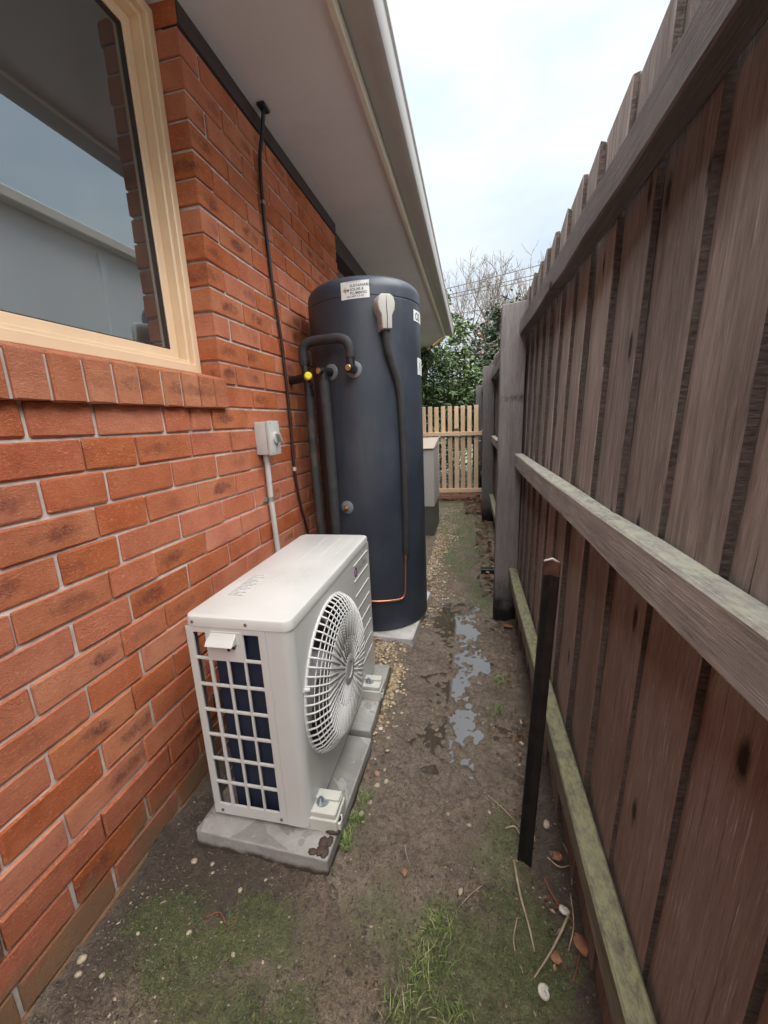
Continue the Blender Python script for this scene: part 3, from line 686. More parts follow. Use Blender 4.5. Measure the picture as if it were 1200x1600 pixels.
# bellmouth and fan in the dark behind the grille
hc(MB().lathe([(FR, 0), (FR-.012, -.03), (FR-.014, -.10)], T(HX1-.005, FY, FZ) @ Matrix.Rotation(R(90), 4, 'Y'), 48, caps=False), 'fan_shroud', M['cavity'], fp, smooth=True)
fan = MB()
for b_ in range(3):
    rings = []
    for q in range(7):
        rr = .045+.155*q/6; P = []
        for s_ in range(7):
            a_ = math.radians(120*b_+10*q+(s_-3)*13); P.append((HX1-.055+.028*math.sin((s_-3)*.45), FY+rr*math.cos(a_), FZ+rr*math.sin(a_)))
        rings.append(P)
    fan.quad_strip(rings, False, False)
fan.lathe([(.05, -.04), (.05, .02), (.03, .035)], T(HX1-.06, FY, FZ) @ Matrix.Rotation(R(90), 4, 'Y'), 24)
hc(fan, 'fan', M['hub'], smooth=True)
# wire guard
gl = empty  # alias not used
prof = lambda r: HX1+.004+.048*min(1, max(0, (FR+.010-r)/.055))**.6 if r > FR-.045 else HX1+.004+.048*(.055/.055)**.6
gd = MB(); rads = [FR+.010, FR-.004]+[FR-.016-.0108*i for i in range(17)]
for r in rads:
    if r < .042: continue
    x = prof(r); gd.tube([(x, FY+r*math.cos(a_), FZ+r*math.sin(a_)) for a_ in [2*math.pi*k/64 for k in range(64)]], .0018, 5, closed=True)
guard = hc(gd, 'fan_guard', M['grille'], smooth='all')
nsp = 30
for k in range(nsp*2):
    a_ = 2*math.pi*k/(nsp*2)+.04; r0 = .045 if k % 2 == 0 else .115
    rr = [FR+.011, FR-.002, FR-.012, FR-.026, FR-.045, r0]; P = [(prof(r)+.0016, FY+r*math.cos(a_), FZ+r*math.sin(a_)) for r in rr]
    P[0] = (HX1+.001, P[0][1], P[0][2])
    hc(MB().tube(P, .0031, 5), 'spoke', M['grille'], guard, smooth='all')
hubx = prof(.05)
hub = hc(MB().lathe([(.052, -.004), (.052, .003), (.047, .0055), (.028, .0055), (.026, .0025), (.0, .0025)], T(hubx, FY, FZ) @ Matrix.Rotation(R(90), 4, 'Y'), 32), 'guard_hub', M['hub'], guard, smooth=True)
for a_ in (160, 265, 20):
    hc(MB().tube([(HX1+.002, FY+(FR+.020)*math.cos(R(a_)), FZ+(FR+.020)*math.sin(R(a_))), (HX1+.012, FY+(FR+.006)*math.cos(R(a_)), FZ+(FR+.006)*math.sin(R(a_)))], .006, 8), 'clip', M['grille'], guard, smooth=True)
# slatted end panel facing the camera
xs = [HX0, .185, .222, .2325, .276, .2845, .329, .3365, .381, XS-.0008]
zs = [HZ0, .108]
for j in range(7):
    z0 = .108+j*.0829; zs += ([z0] if j else [])+[z0+.0745]
zs += [ZP1]
def solid(i, j):
    if i % 2 == 0 or j % 2 == 0:
        return not (False)
    if j == 13 and i in (3, 5): return True
    return False
ep = hc(plate(xs, zs, solid, lambda u, v, t: (u, t, v), HY0, HY0+.007), 'end_panel', M['white'], bevel=.0022, seg=2)
hd = hc(MB().hexa([(.238, HY0-.002, .648), (.328, HY0-.002, .648), (.328, HY0+.004, .648), (.238, HY0+.004, .648), (.238, HY0-.002, .688), (.328, HY0-.002, .688), (.328, HY0+.004, .688), (.238, HY0+.004, .688)]), 'handle_plate', M['white'], ep, bevel=.002)
hc(MB().hexa([(.236, HY0-.030, .656), (.318, HY0-.030, .656), (.318, HY0-.001, .652), (.236, HY0-.001, .652), (.240, HY0-.022, .664), (.318, HY0-.022, .664), (.318, HY0-.001, .684), (.240, HY0-.001, .684)]), 'handle', M['white_dusty'], ep, bevel=.003, seg=2)
for x, z in ((.290, .634), (.306, .640)):
    hc(MB().lathe([(.0045, 0), (.0045, .001)], fr((x, HY0-.0016, z), (0, -1, 0)), 10), 'keyhole', M['cavity'], ep)
for x, z, p in ((.190, HZ1-.016, cover), (.350, HZ1-.016, cover), (.192, HZ0+.017, ep), (.385, HZ0+.017, ep)):
    hc(MB().lathe([(.0045, -.001), (.0045, .0015), (.002, .003), (0, .003)], fr((x, HY0-.002, z), (0, -1, 0)), 10), 'screw', M['screw'], p, smooth=True)
# rear posts, coil, base, back guard
hc(MB().box(HX0, HX0+.012, HY0+.008, HY0+.03, HZ0, ZP1), 'rear_corner', M['galv'])
hc(MB().box(HX0, HX0+.012, HY1-.20, HY1, HZ0, ZP1), 'rear_panel', M['white'])
hc(MB().box(HX0+.012, HX1-.005, HY1-.006, HY1-.001, HZ0, ZP1), 'far_panel', M['white'])
hc(MB().box(.2295, .402, HY0+.022, HY0+.045, HZ0+.012, ZP1-.004).box(.2295, .25, HY0+.045, HY1-.2, HZ0+.012, ZP1-.004), 'coil', M['coil'])
hc(MB().box(HX0+.004, HX1-.006, HY0+.009, HY1-.008, HZ0-.004, HZ0+.010), 'base_tray', M['galv'])
for j in range(6):
    z = .14+j*.1; hc(MB().tube([(HX0+.004, HY0+.02, z), (HX0+.004, HY1-.19, z)], .0025, 6), 'back_wire', M['galv'])
hc(MB().tube(smooth_path([(.21, .93, .13), (.205, 1.0, .16), (.2, 1.15, .14), (.2, 1.3, .2)]), .006, 8), 'copper_tail', M['black'], smooth='all')
# label, logo and name
lp = hc(MB().box(.205, .262, 1.00, 1.185, HZ1-.0005, HZ1+.0006), 'rating_label', M['white_dusty'], cover)
for q in range(16):
    yy = 1.008+q*.0108; n = random.choice((1, 2, 3))
    x_ = .209
    for s_ in range(n):
        w_2 = random.uniform(.010, .018); hc(MB().box(x_, min(.259, x_+w_2), yy, yy+random.uniform(.003, .0065), HZ1+.0004, HZ1+.0010), 'print', M['ink_grey'], cover); x_ += w_2+.003
hc(MB().lathe([(.020, 0), (.020, .0012), (.012, .0012), (.012, .0004)], fr((HX1, 1.474, .632), (1, 0, 0)), 28, caps=False), 'logo', M['ink_blue'], fp)
hc(MB().lathe([(.0075, .0), (.0075, .0012), (0, .0012)], fr((HX1, 1.480, .630), (1, 0, 0)), 14, caps=False), 'logo', M['ink_red'], fp)
tm = text_mesh('RECLAIM', .030, 'LEFT', .0006); tm.materials.append(M['ink_grey'])
tm.transform(Matrix(((0, 0, 1, HX1+.0012), (1, 0, 0, 1.508), (0, 1, 0, .622), (0, 0, 0, 1))))
link('brand_name', tm, fp)
# feet
for k, yc in enumerate((.925, 1.505)):
    f = MB(); f.box(.43, .552, yc-.042, yc+.042, PADZ-.002, .098).box(.425, .548, yc-.036, yc+.036, .0985, .116)
    ft = hc(f, 'foot', M['plastic_foot'], bevel=.003)
    for s_ in (0, 1, 2):
        hc(MB().box(.5525, .562-.002*s_, yc-.038+.006*s_, yc-.030+.006*s_+.012, .066+s_*.008, .088), 'foot_fin', M['plastic_foot'], ft, bevel=.001)
    hc(MB().box(.446, .546, yc+.004, yc+.0355, .1165, .124), 'foot_cap', M['plastic_foot'], ft, bevel=.002)
    b_ = MB().lathe([(.014, 0), (.014, .003), (.010, .003), (.010, .010), (.005, .010), (.005, .018), (0, .018)], T(.492, yc-.004, .116), 12)
    hc(b_, 'bolt', M['blue_bolt'], ft)
    hc(MB().lathe([(.019, 0), (.019, .003)], T(.497, yc-.002, .1163), 14), 'washer', M['galv'], ft)
    hc(MB().box(.20, .262, yc-.03, yc+.03, PADZ-.002, HZ0-.003), 'rear_foot', M['plastic_foot'])
mc = MB(); rr = random.Random(5)
for q in range(9): mc.blob((.515+rr.uniform(-.022, .022), .842+rr.uniform(-.018, .022), PADZ+.001), (rr.uniform(.008, .016), rr.uniform(.008, .018), rr.uniform(.003, .006)), q)
tag(mc.obj('mud_splat', M['mud'], None, smooth='all'), 'smear of brown mud on the corner of the concrete paver', 'mud')
tag(MB().blob((.535, .885, PADZ+.004), (.02, .010, .008), 4).blob((.548, .888, PADZ+.004), (.012, .009, .007), 9).obj('mud_clod', M['mud'], None, smooth='all'), 'dark clod of mud against the white plastic foot', 'mud')

# ------------------------------------------------------------------ hot water tank
TX, TY, TR, TZ0, TZ1 = .36, 2.31, .30, .062, 1.925
tank = empty('water_tank', 'tall dark navy cylindrical hot water tank against the brick wall', 'water tank', (TX, TY, TZ0))
tinv = Vector(tank.location)
def tcd(mb, name, mat, par=None, **k):
    o = mb.obj(name, mat, None, **k); o.parent = par or tank
    if par is None: o.matrix_parent_inverse = Matrix.Translation(-tinv)
    return o
prof_ = [(TR-.012, TZ0), (TR, TZ0+.012)]+[(TR, TZ0+.2+i*.2) for i in range(8)]+[(TR, 1.800), (TR-.0025, 1.803), (TR-.0025, 1.807), (TR, 1.810), (TR, 1.845)]
prof_ += [(TR-.075+.075*math.cos(a_), 1.845+.065*math.sin(a_)) for a_ in [math.radians(9*i) for i in range(1, 10)]]+[(TR*.4, TZ1-.003), (0.001, TZ1)]
body = tcd(MB().lathe(prof_, T(TX, TY, 0), 96), 'shell', M['tank'], smooth=True)
def on(ang, z, out=0.): a_ = R(ang); return Vector((TX+(TR+out)*math.cos(a_), TY+(TR+out)*math.sin(a_), z))
def rad(ang): return Vector((math.cos(R(ang)), math.sin(R(ang)), 0))
def bend_patch(a0, a1, z0, z1, t, mat, name, par, n=10, tilt=0.):
    m = MB(); rings = []
    for q in range(n+1):
        s_ = q/n; a_ = a0+(a1-a0)*s_; dz = tilt*(s_-.5)
        rings.append([on(a_, z0+dz, -.0005), on(a_, z0+dz, t), on(a_, z1+dz, t), on(a_, z1+dz, -.0005)])
    m.quad_strip(rings); return tcd(m, name, mat, par)
def bent_text(body_, size, ang, z, mat, par, bold=0., align='LEFT', tilt=0.):
    me = text_mesh(body_, size, align, bold)
    for v in me.vertices:
        p = on(ang+math.degrees(v.co.x/TR), z+v.co.y+tilt*v.co.x, .0022); v.co = p
    me.materials.append(mat); return link('print', me, par)
TL = .055
lab = bend_patch(-96.5, -70.5, 1.793, 1.869, .0016, M['label'], 'label', body, tilt=.006)
lab['label'] = 'white plumber sticker near the top of the tank'
bent_text('SUSTAINABLE', .0165, -88.0, 1.842, M['ink'], lab, .0003, tilt=TL)
bent_text('SOLAR &', .0165, -88.0, 1.826, M['ink'], lab, .0003, tilt=TL)
bent_text('PLUMBING', .0165, -88.0, 1.810, M['ink'], lab, .0003, tilt=TL)
bent_text('Call: 0409 213 427', .0112, -91.5, 1.797, M['ink'], lab, .0002, tilt=TL)
bent_text('www.sustainablesolar.com', .0062, -91.0, 1.8615, M['ink'], lab, tilt=TL)
st = MB(); c_ = on(-92.4, 1.829, .0022)
P = []
for q in range(16):
    rr_ = (.019 if q % 4 == 0 else .014) if q % 2 == 0 else .0055; a_ = 2*math.pi*q/16+.2
    P.append(on(-92.4+math.degrees(rr_*math.cos(a_)/TR), 1.829+rr_*math.sin(a_), .0022))
st.v = [tuple(p) for p in P]+[tuple(c_)]; st.f = [(q, (q+1) % 16, 16) for q in range(16)]
tcd(st, 'star_mark', M['ink_gold'], lab)
sq = MB(); sq.v = [tuple(on(-90.6, 1.834, .0026)), tuple(on(-88.6, 1.834, .0026)), tuple(on(-89.3, 1.822, .0026)), tuple(on(-90.2, 1.824, .0026))]; sq.f = [(0, 1, 2, 3)]
tcd(sq, 'star_mark', M['ink'], lab)
l2 = bend_patch(-20, 4, 1.715, 1.768, .0016, M['label'], 'label', body); bent_text('O3', .05, -17.5, 1.723, M['ink'], l2, .001)
l3 = bend_patch(-14, 6, 1.455, 1.54, .0016, M['label'], 'label', body); bent_text('1', .06, -10.5, 1.478, M['ink'], l3, .001)
# temperature valve cover
A0 = -59.5; d_ = rad(A0); sd_ = Vector((-d_.y, d_.x, 0)); c0 = on(A0, 0, 0)
def cov_pt(u, v, w): return c0+sd_*u+Vector((0, 0, v))+d_*w
outl = [(-.026, 1.642), (.026, 1.642), (.029, 1.705), (.043, 1.730), (.046, 1.760), (.038, 1.785), (.02, 1.797), (-.02, 1.797), (-.038, 1.785), (-.046, 1.760), (-.043, 1.730), (-.029, 1.705)]
cv = MB(); rings = []
for ins, w in ((0, -.008), (0, .055), (.35, .068)):
    rings.append([cov_pt(u*(1-ins*.35), v+(1.72-v)*ins*.12, w) for u, v in outl])
cv.quad_strip(rings); cover2 = tcd(cv, 'valve_cover', M['cover_grey'], None, bevel=.004, seg=2, smooth=True)
cover2['label'] = 'light grey plastic valve cover on the tank'
tcd(MB().tube([cov_pt(0, 1.646, .069), cov_pt(.001, 1.70, .0695), cov_pt(-.001, 1.74, .0695), cov_pt(.0, 1.79, .0665)], .0016, 5), 'cover_seam', M['black'], cover2)
# lagged relief pipe down the front, then bare copper
path = [on(-59.5, 1.665, .036), on(-59.2, 1.62, .034), on(-57.5, 1.56, .026), on(-52.5, 1.48, .019), on(-47.5, 1.40, .018), on(-45.5, 1.30, .018), on(-44.6, 1.1, .018), on(-44.5, .9, .018), on(-44.8, .7, .017), on(-45.6, .505, .015)]
tcd(MB().tube(smooth_path(path, 6), .0195, 14), 'lagged_pipe', M['lag'], smooth=True)
cu = [on(-45.6, .53, .012), on(-46.2, .48, .011), on(-46.8, .40, .010), on(-47.5, .315, .009), on(-48.6, .275, .009), on(-51.5, .253, .009), on(-57, .25, .009), on(-66, .252, .009), on(-78, .255, .010), on(-90, .258, .012), on(-100, .26, .014)]
tcd(MB().tube(smooth_path(cu, 5), .0058, 10), 'copper_pipe', M['copper'], smooth=True)
tcd(MB().lathe([(.0085, 0), (.0085, .03)], T(*on(-45.9, .478, .0115)), 12), 'copper_joint', M['copper'], smooth=True)
# temperature sensor
sp_ = on(-104.9, .782, 0); n_ = rad(-104.9)
tcd(MB().lathe([(.036, -.003), (.036, .004), (.030, .007), (0, .007)], fr(sp_, n_), 24), 'flange', M['rubber_grey'], smooth=True)
tcd(MB().lathe([(.013, .005), (.013, .02), (.008, .02), (.008, .035), (0, .035)], fr(sp_, n_), 12), 'plug', M['brass'], smooth=True)
# upper tank unions
def union(ang, z, capdir):
    p = on(ang, z, 0); n = rad(ang)
    tcd(MB().lathe([(.040, -.004), (.040, .004), (.032, .008), (0, .008)], fr(p, n), 28), 'flange', M['rubber_grey'], smooth=True)
    q = p+n*.062
    tcd(MB().tube([p+n*.004, q], .021, 14), 'elbow', M['black'], smooth=True)
    cd = Vector(capdir).normalized()
    tcd(MB().tube([q-cd*.012, q+cd*.026], .0205, 14), 'elbow', M['black'], smooth=True)
    tcd(MB().lathe([(.0145, 0), (.0145, .006), (.012, .008), (0, .008)], fr(q+cd*.026, cd), 16), 'brass_cap', M['brass'], smooth=True)
    return q
q1 = union(-88.5, 1.476, (-.18, -1, -.02)); q2 = union(-113, 1.474, (-.62, -1, .06))
# hot outlet loop over to the mixing valve
v0 = Vector((.126, 2.002, 1.455))
lp_ = [q1+Vector((0, 0, .048)), q1+Vector((0, 0, .085)), q1+Vector((-.012, 0, .118)), q1+Vector((-.048, .006, .137)), q1+Vector((-.11, .018, .140)), v0+Vector((.055, -.006, .166)), v0+Vector((.012, -.002, .158)), v0+Vector((-.012, 0, .13)), v0+Vector((-.014, 0, .085)), v0+Vector((-.012, 0, .055))]
tcd(MB().tube(smooth_path(lp_, 6), .0225, 16), 'lagged_pipe', M['lag'], smooth=True)
tcd(MB().tube([q1+Vector((0, 0, -.02)), q1+Vector((0, 0, .06))], [.020, .0205], 14), 'elbow', M['black'], smooth=True)
tcd(MB().tube([v0+Vector((-.012, 0, .07)), v0+Vector((-.008, 0, .02)), v0+Vector((0, 0, -.10))], [.018, .020, .019], 14), 'mixing_valve', M['black'], smooth=True)
for z_ in (.062, -.045, -.075, -.095):
    tcd(MB().tube([v0+Vector((-.008 if z_ > 0 else 0, 0, z_)), v0+Vector((-.008 if z_ > 0 else 0, 0, z_+.018))], .023, 14), 'collar', M['black'], smooth=True)
tcd(MB().tube([v0, Vector((.05, 2.045, 1.452)), Vector((-.006, 2.075, 1.452))], .021, 14), 'valve_branch', M['black'], smooth=True)
yc_ = Vector((.45, -.9, .05)).normalized()
tcd(MB().lathe([(.019, .012), (.0195, .040), (.014, .047), (0, .047)], fr(v0, yc_), 18), 'yellow_cap', M['yellow'], smooth=True)
tcd(MB().tube(smooth_path([v0+Vector((0, 0, -.085)), (.124, 2.005, 1.25), (.126, 2.0, 1.04), (.132, 1.99, .80), (.137, 1.99, .6), (.13, 1.99, .3), (.13, 1.99, .0)], 5), .022, 14), 'lagged_pipe', M['lag_worn'], smooth=True)
tcd(MB().tube([q2+Vector((0, 0, .01)), q2+Vector((0, 0, -.055))], .021, 14), 'elbow', M['black'], smooth=True)
tcd(MB().tube(smooth_path([q2+Vector((0, 0, -.045)), q2+Vector((.004, -.004, -.2)), q2+Vector((.008, -.006, -.5)), q2+Vector((.008, -.006, -.8)), q2+Vector((.006, -.004, -1.15)), q2+Vector((.004, -.002, -1.474))], 5), .0255, 16), 'lagged_pipe', M['lag'], smooth=True)
tp = MB().box(-.30, .30, -.31, .33, 0, .068).mesh('pad', M['tankpad'], bevel=.004, jitter=.001)
o = tag(link('tank_pad', tp, None, (.335, 2.29, -.004), (0, 0, R(-3))), 'pale wet square pad under the navy water tank', 'paver')

# ------------------------------------------------------------------ isolator switch, conduit, tube
sw = empty('isolator_switch', 'grey weatherproof isolator switch box on the brick wall with conduit', 'switch', (0, 1.69, 1.10)); swi = Vector(sw.location)
def sc_(mb, name, mat, par=None, **k):
    o = mb.obj(name, mat, None, **k); o.parent = par or sw
    if par is None: o.matrix_parent_inverse = Matrix.Translation(-swi)
    return o
bx = sc_(MB().box(-.001, .055, 1.648, 1.738, 1.100, 1.243), 'box', M['pvc'], bevel=.006, seg=2, smooth=True)
lid = sc_(MB().box(.0555, .074, 1.645, 1.741, 1.097, 1.246), 'lid', M['pvc'], bevel=.006, seg=2, smooth=True)
sc_(MB().lathe([(.026, 0), (.026, .008), (.020, .010), (0, .010)], fr((.074, 1.693, 1.172), (1, 0, 0)), 20), 'dial', M['pvc'], lid, smooth=True)
sc_(MB().box(-.007, .007, -.024, .024, 0, .02, fr((.083, 1.693, 1.172), (1, 0, 0)) @ Matrix.Rotation(R(35), 4, 'Z')), 'knob', M['ink_grey'], lid, bevel=.003)
for yy, zz in ((1.655, 1.107), (1.731, 1.107), (1.655, 1.236), (1.731, 1.236)):
    sc_(MB().lathe([(.004, 0), (.004, .0015)], fr((.0738, yy, zz), (1, 0, 0)), 8), 'screw', M['ink_grey'], lid)
sc_(MB().tube(smooth_path([(.024, 1.69, 1.105), (.022, 1.69, 1.03), (.020, 1.692, .9), (.020, 1.697, .8), (.020, 1.703, .68), (.022, 1.71, .5), (.024, 1.715, .2)], 5), .0125, 14), 'conduit', M['pvc'], smooth=True)
sc_(MB().tube([(.0235, 1.69, 1.104), (.0225, 1.69, 1.068)], .016, 14), 'conduit_socket', M['pvc'], smooth=True)
sc_(MB().tube([(.020, 1.692, .905), (.020, 1.693, .885)], .0145, 14).box(-.002, .012, 1.66, 1.674, .887, .903), 'saddle', M['galv'], smooth=True)
tb = MB().tube(smooth_path([(.052, 1.935, 2.571), (.050, 1.936, 2.545), (.03, 1.945, 2.47), (.014, 1.938, 2.39), (.012, 1.928, 2.27), (.012, 1.926, 2.15), (.012, 1.934, 2.02), (.012, 1.942, 1.89)], 5), .0085, 10)
ct = tag(tb.obj('solar_cable', M['black'], None, smooth=True), 'thin black and brown cable running down the brick wall from the soffit', 'cable')
MB().tube(smooth_path([(.012, 1.942, 1.895), (.012, 1.962, 1.76), (.012, 1.983, 1.626), (.012, 1.994, 1.45), (.012, 1.999, 1.303), (.012, 1.997, 1.15), (.012, 1.992, 1.0), (.012, 2.005, .9), (.012, 2.03, .79), (.012, 2.091, .62), (.012, 2.12, .4), (.012, 2.13, .05)], 5), .0075, 10).obj('brown_cable', M['cable'], ct, smooth=True)
MB().tube([(.0125, 1.991, 1.008), (.0125, 1.991, .988)], .0105, 10).obj('joiner', M['pvc'], ct, smooth=True)
MB().box(.035, .07, 1.905, 1.965, 2.556, 2.5705).obj('soffit_clip', M['black'], ct, bevel=.003)
MB().box(-.002, .02, 1.918, 1.934, 2.20, 2.214).obj('wall_clip', M['galv'], ct)

# ------------------------------------------------------------------ cabinet, gate, far debris
cb = empty('equipment_cabinet', 'pale grey cabinet with sloping lid and dark plinth past the tank', 'cabinet', (.35, 4.5, 0)); cbi = Vector(cb.location)
def cc(mb, name, mat, **k):
    o = mb.obj(name, mat, None, **k); o.parent = cb; o.matrix_parent_inverse = Matrix.Translation(-cbi); return o
cc(MB().box(.10, .535, 4.215, 4.86, -.04, .318), 'plinth', M['cab_base'], bevel=.004)
cc(MB().box(.095, .541, 4.208, 4.868, .3185, .925), 'body', M['cab'], bevel=.006)
cc(MB().hexa([(.085, 4.19, .926), (.547, 4.19, .926), (.547, 4.885, .926), (.085, 4.885, .926), (.085, 4.19, .942), (.547, 4.19, .942), (.547, 4.885, 1.02), (.085, 4.885, 1.02)]), 'lid', M['cab_lid'], bevel=.005)
GY = 6.42
gate = empty('picket_gate', 'new pale pine picket gate closing the end of the path', 'gate', (.5, GY, 0)); gi = Vector(gate.location)
def gc(mb, name, mat, **k):
    o = mb.obj(name, mat, None, **k); o.parent = gate; o.matrix_parent_inverse = Matrix.Translation(-gi); return o
gpx = [.197+.0992*i for i in range(-5, 9)]
for x in gpx:
    h_ = 1.418+random.uniform(-.006, .006)-.015*(x-.2); x += random.uniform(-.003, .003)
    gc(MB().box(x-.032, x+.032, GY, GY+.018, .05, h_), 'picket', M['gatewood'], bevel=.004)
gc(MB().hexa([(-.35, GY-.036, .98), (1.075, GY-.036, .962), (1.075, GY-.001, .962), (-.35, GY-.001, .98), (-.35, GY-.036, 1.042), (1.075, GY-.036, 1.022), (1.075, GY-.001, 1.022), (-.35, GY-.001, 1.042)]), 'rail', M['gatewood_x'], bevel=.003)
gc(MB().box(-.35, 1.075, GY-.036, GY-.001, .085, .150), 'rail', M['gatewood_x'], bevel=.003)
for n, (x0, x1, y, z, r) in enumerate(((.25, 1.05, 6.34, .05, .028), (.3, 1.0, 6.29, .032, .035), (.2, .85, 6.20, .02, .026))):
    P = [(x0+(x1-x0)*t/5, y+random.uniform(-.012, .012), z+random.uniform(-.004, .004)) for t in range(6)]
    tag(MB().tube(smooth_path(P, 3), r, 8).obj('log', M['log'], None, smooth=True), ('old split log lying under the gate rail', 'red brown log lying along the foot of the gate', 'peeling branch on the mossy ground in front of the gate')[n], 'log')
tag(MB().box(0, .10, 0, .06, 0, .05).obj('black_block', M['black'], None, bevel=.004), 'small black block at the foot of the fence between two posts', 'block').location = (1.0, 3.12, gz(1.05, 3.15)-.008)

# ------------------------------------------------------------------ steel stake
B0 = Vector((1.073, .935, -.06)); B1 = Vector((1.124, .985, .872)); dr = (B1-B0).normalized()
stk = empty('steel_stake', 'black steel star stake with rusty top leaning by the fence', 'stake', (B0.x, B0.y, 0)); si = Vector(stk.location)
Fm = fr(B0, dr); ln = (B1-B0).length
def yprof(s_=1.):
    P = []
    for k in range(3):
        a_ = R(120*k-62); t = .0028*s_
        d1 = Vector((math.cos(a_), math.sin(a_), 0)); n1 = Vector((-d1.y, d1.x, 0)); P += [d1*.0205*s_-n1*t, d1*.0205*s_+n1*t, d1*.0045*s_+n1*t*1.4]
    return P
for nm, l0, l1, mt, s_ in (('shaft', 0, ln-.035, 'stake', 1.0), ('rusty_top', ln-.035, ln, 'rust', .97)):
    m = MB(); m.quad_strip([[Fm @ (p+Vector((0, 0, h_))) for p in yprof(s_)] for h_ in np.linspace(l0, l1, 6)])
    o = m.obj(nm, M[mt], None, bevel=.0008); o.parent = stk; o.matrix_parent_inverse = Matrix.Translation(-si)
tag(MB().tube([B1+Vector((-.022, -.01, .002)), B1+Vector((-.003, -.004, .006)), B1+Vector((.016, -.006, -.006))], .0028, 6).obj('twig', M['shell'], None, smooth='all'), 'tiny pale twig resting on top of the steel stake', 'twig')

# ------------------------------------------------------------------ loose things on the ground
def peb(x, y, r, lab_, mat='pebble', sd=1):
    m = MB().blob((0, 0, 0), (r, r*.75, r*.55), sd, 8, 5)
    o = link('pebble', m.mesh('pebble', M[mat], smooth='all'), None, (x, y, gz(x, y)+r*.08), (random.uniform(-.2, .2), random.uniform(-.2, .2), random.uniform(0, 6)))
    return tag(o, lab_, 'pebble', 'pebbles scattered on the mud')
for n, (x, y, r) in enumerate([(.143, .782, .011), (.32, .735, .008), (.378, .769, .006), (.201, .785, .008), (.215, .765, .007)]): peb(x, y, r, 'largest cream pebble on dark soil in front of the paver' if n == 0 else 'small cream pebble on dark soil in front of the paver', 'pebble', n)
for n, (x, y, r) in enumerate([(.246, .625, .008), (.378, .609, .007), (.454, .611, .005), (.12, .60, .006)]): peb(x, y, r, 'small cream pebble on the mossy soil by the brick wall', 'pebble', n+8)
for n, (x, y, r) in enumerate([(.035, .527, .013), (.054, .502, .009), (.103, .515, .007)]): peb(x, y, r, 'largest pale pebble at the foot of the brick wall' if n == 0 else 'small pale pebble next to the largest one at the wall foot', 'pebble', n+20)
for n, (x, y, r) in enumerate([(.613, 1.115, .013), (.603, 1.052, .011), (.627, 1.185, .010), (.588, 1.004, .011), (.640, 1.14, .011), (.62, 1.26, .009), (.61, 1.33, .010), (.63, 1.40, .009)]): peb(x, y, r, ['cream pebble close to the rust brown pebble beside the paver', 'cream pebble in the grass tuft along the paver edge', 'cream pebble opposite the gap between the two pavers', 'cream pebble beside the far paver at the edge of the gravel'][(0, 1, 0, 1, 0, 2, 3, 3)[n]], 'pebble', n+30)
for n, (x, y, r) in enumerate([(.905, .837, .010), (.925, 1.024, .008), (.859, 1.051, .007), (.987, 1.073, .007)]): peb(x, y, r, 'small tan pebble in the middle of the muddy path', 'pebble', n+40)
for n, (x, y, r) in enumerate([(1.154, 1.06, .014), (1.118, 1.384, .011), (1.13, 1.5, .010), (1.10, 1.28, .008), (1.12, 1.72, .010)]): peb(x, y, r, 'largest pale stone on dark soil between stake and mossy rail' if n == 0 else 'pale stone on dark soil along the foot of the fence', 'pebble', n+50)
peb(.605, 1.155, .014, 'rust brown pebble beside the long edge of the concrete paver', 'pebble_brown', 71)
def snail(x, y, r, lab_):
    m = MB(); P = []; rr_ = []
    for q in range(40):
        t = q/39; a_ = t*4.6*math.pi; R_ = r*(1-t)**1.1; P.append((R_*.62*math.cos(a_), R_*.62*math.sin(a_), r*.5*t)); rr_.append(max(.0006, R_*.42))
    m.tube(P, rr_, 8); o = m.obj('snail_shell', M['shell'], None, smooth='all'); o.location = (x, y, gz(x, y)+r*.35); o.rotation_euler = (.3, .25, random.uniform(0, 6)); tag(o, lab_, 'shell')
snail(1.158, .829, .015, 'grey white snail shell among twigs below the mossy fence rail'); snail(1.084, .666, .017, 'larger whitish empty snail shell at the edge of the moss')
def twig(pts, r, lab_, mat='twig'):
    P = [(x, y, gz(x, y)+r*.7+h_) for x, y, h_ in pts]
    tag(MB().tube(smooth_path(P, 4), [r*(1-.5*i/(4*(len(P)-1))) for i in range(4*(len(P)-1)+1)], 6).obj('twig', M[mat], None, smooth='all'), lab_, 'twig', 'twigs on the dark soil by the fence')
twig([(1.047, .93, .004), (1.055, .85, .006), (1.068, .79, .006), (1.075, .738, .003)], .0042, 'thick pale straight twig at the foot of the steel stake')
twig([(1.17, .831, .003), (1.145, .79, .008), (1.11, .74, .006), (1.068, .692, .002)], .0036, 'pale bent twig crossing the thin root by the fence')
twig([(1.18, .87, .003), (1.172, .80, .010), (1.150, .75, .004)], .0024, 'thin pale twig lying over a bent twig')
twig([(.985, 1.13, .002), (1.03, 1.09, .005), (1.075, 1.046, .003)], .0026, 'thin dry twig reaching from the mud to the steel stake')
twig([(1.03, 1.03, .002), (1.06, 1.04, .006), (1.075, 1.01, .003)], .0030, 'short forked twig beside the steel stake')
twig([(1.11, 1.16, .002), (1.115, 1.08, .008), (1.112, 1.0, .002)], .0024, 'upright straw coloured twig just past the steel stake')
twig([(1.19, 1.0, .002), (1.20, .95, .008), (1.19, .90, .002)], .0026, 'short grey twig under the mossy rail')
twig([(1.14, .96, .002), (1.17, .94, .005), (1.21, .955, .002)], .0026, 'crooked grey twig near the pale stone')
twig([(1.043, .80, .001), (1.03, .75, .004), (1.045, .70, .002)], .0020, 'very thin straw stalk on the green moss')
twig([(.96, .86, .001), (.93, .83, .004), (.90, .80, .002)], .0018, 'thin straw stalk on the moss in the path')
twig([(.74, .93, .001), (.75, .90, .004), (.765, .875, .001)], .0018, 'tiny straw stalk in the bare mud')
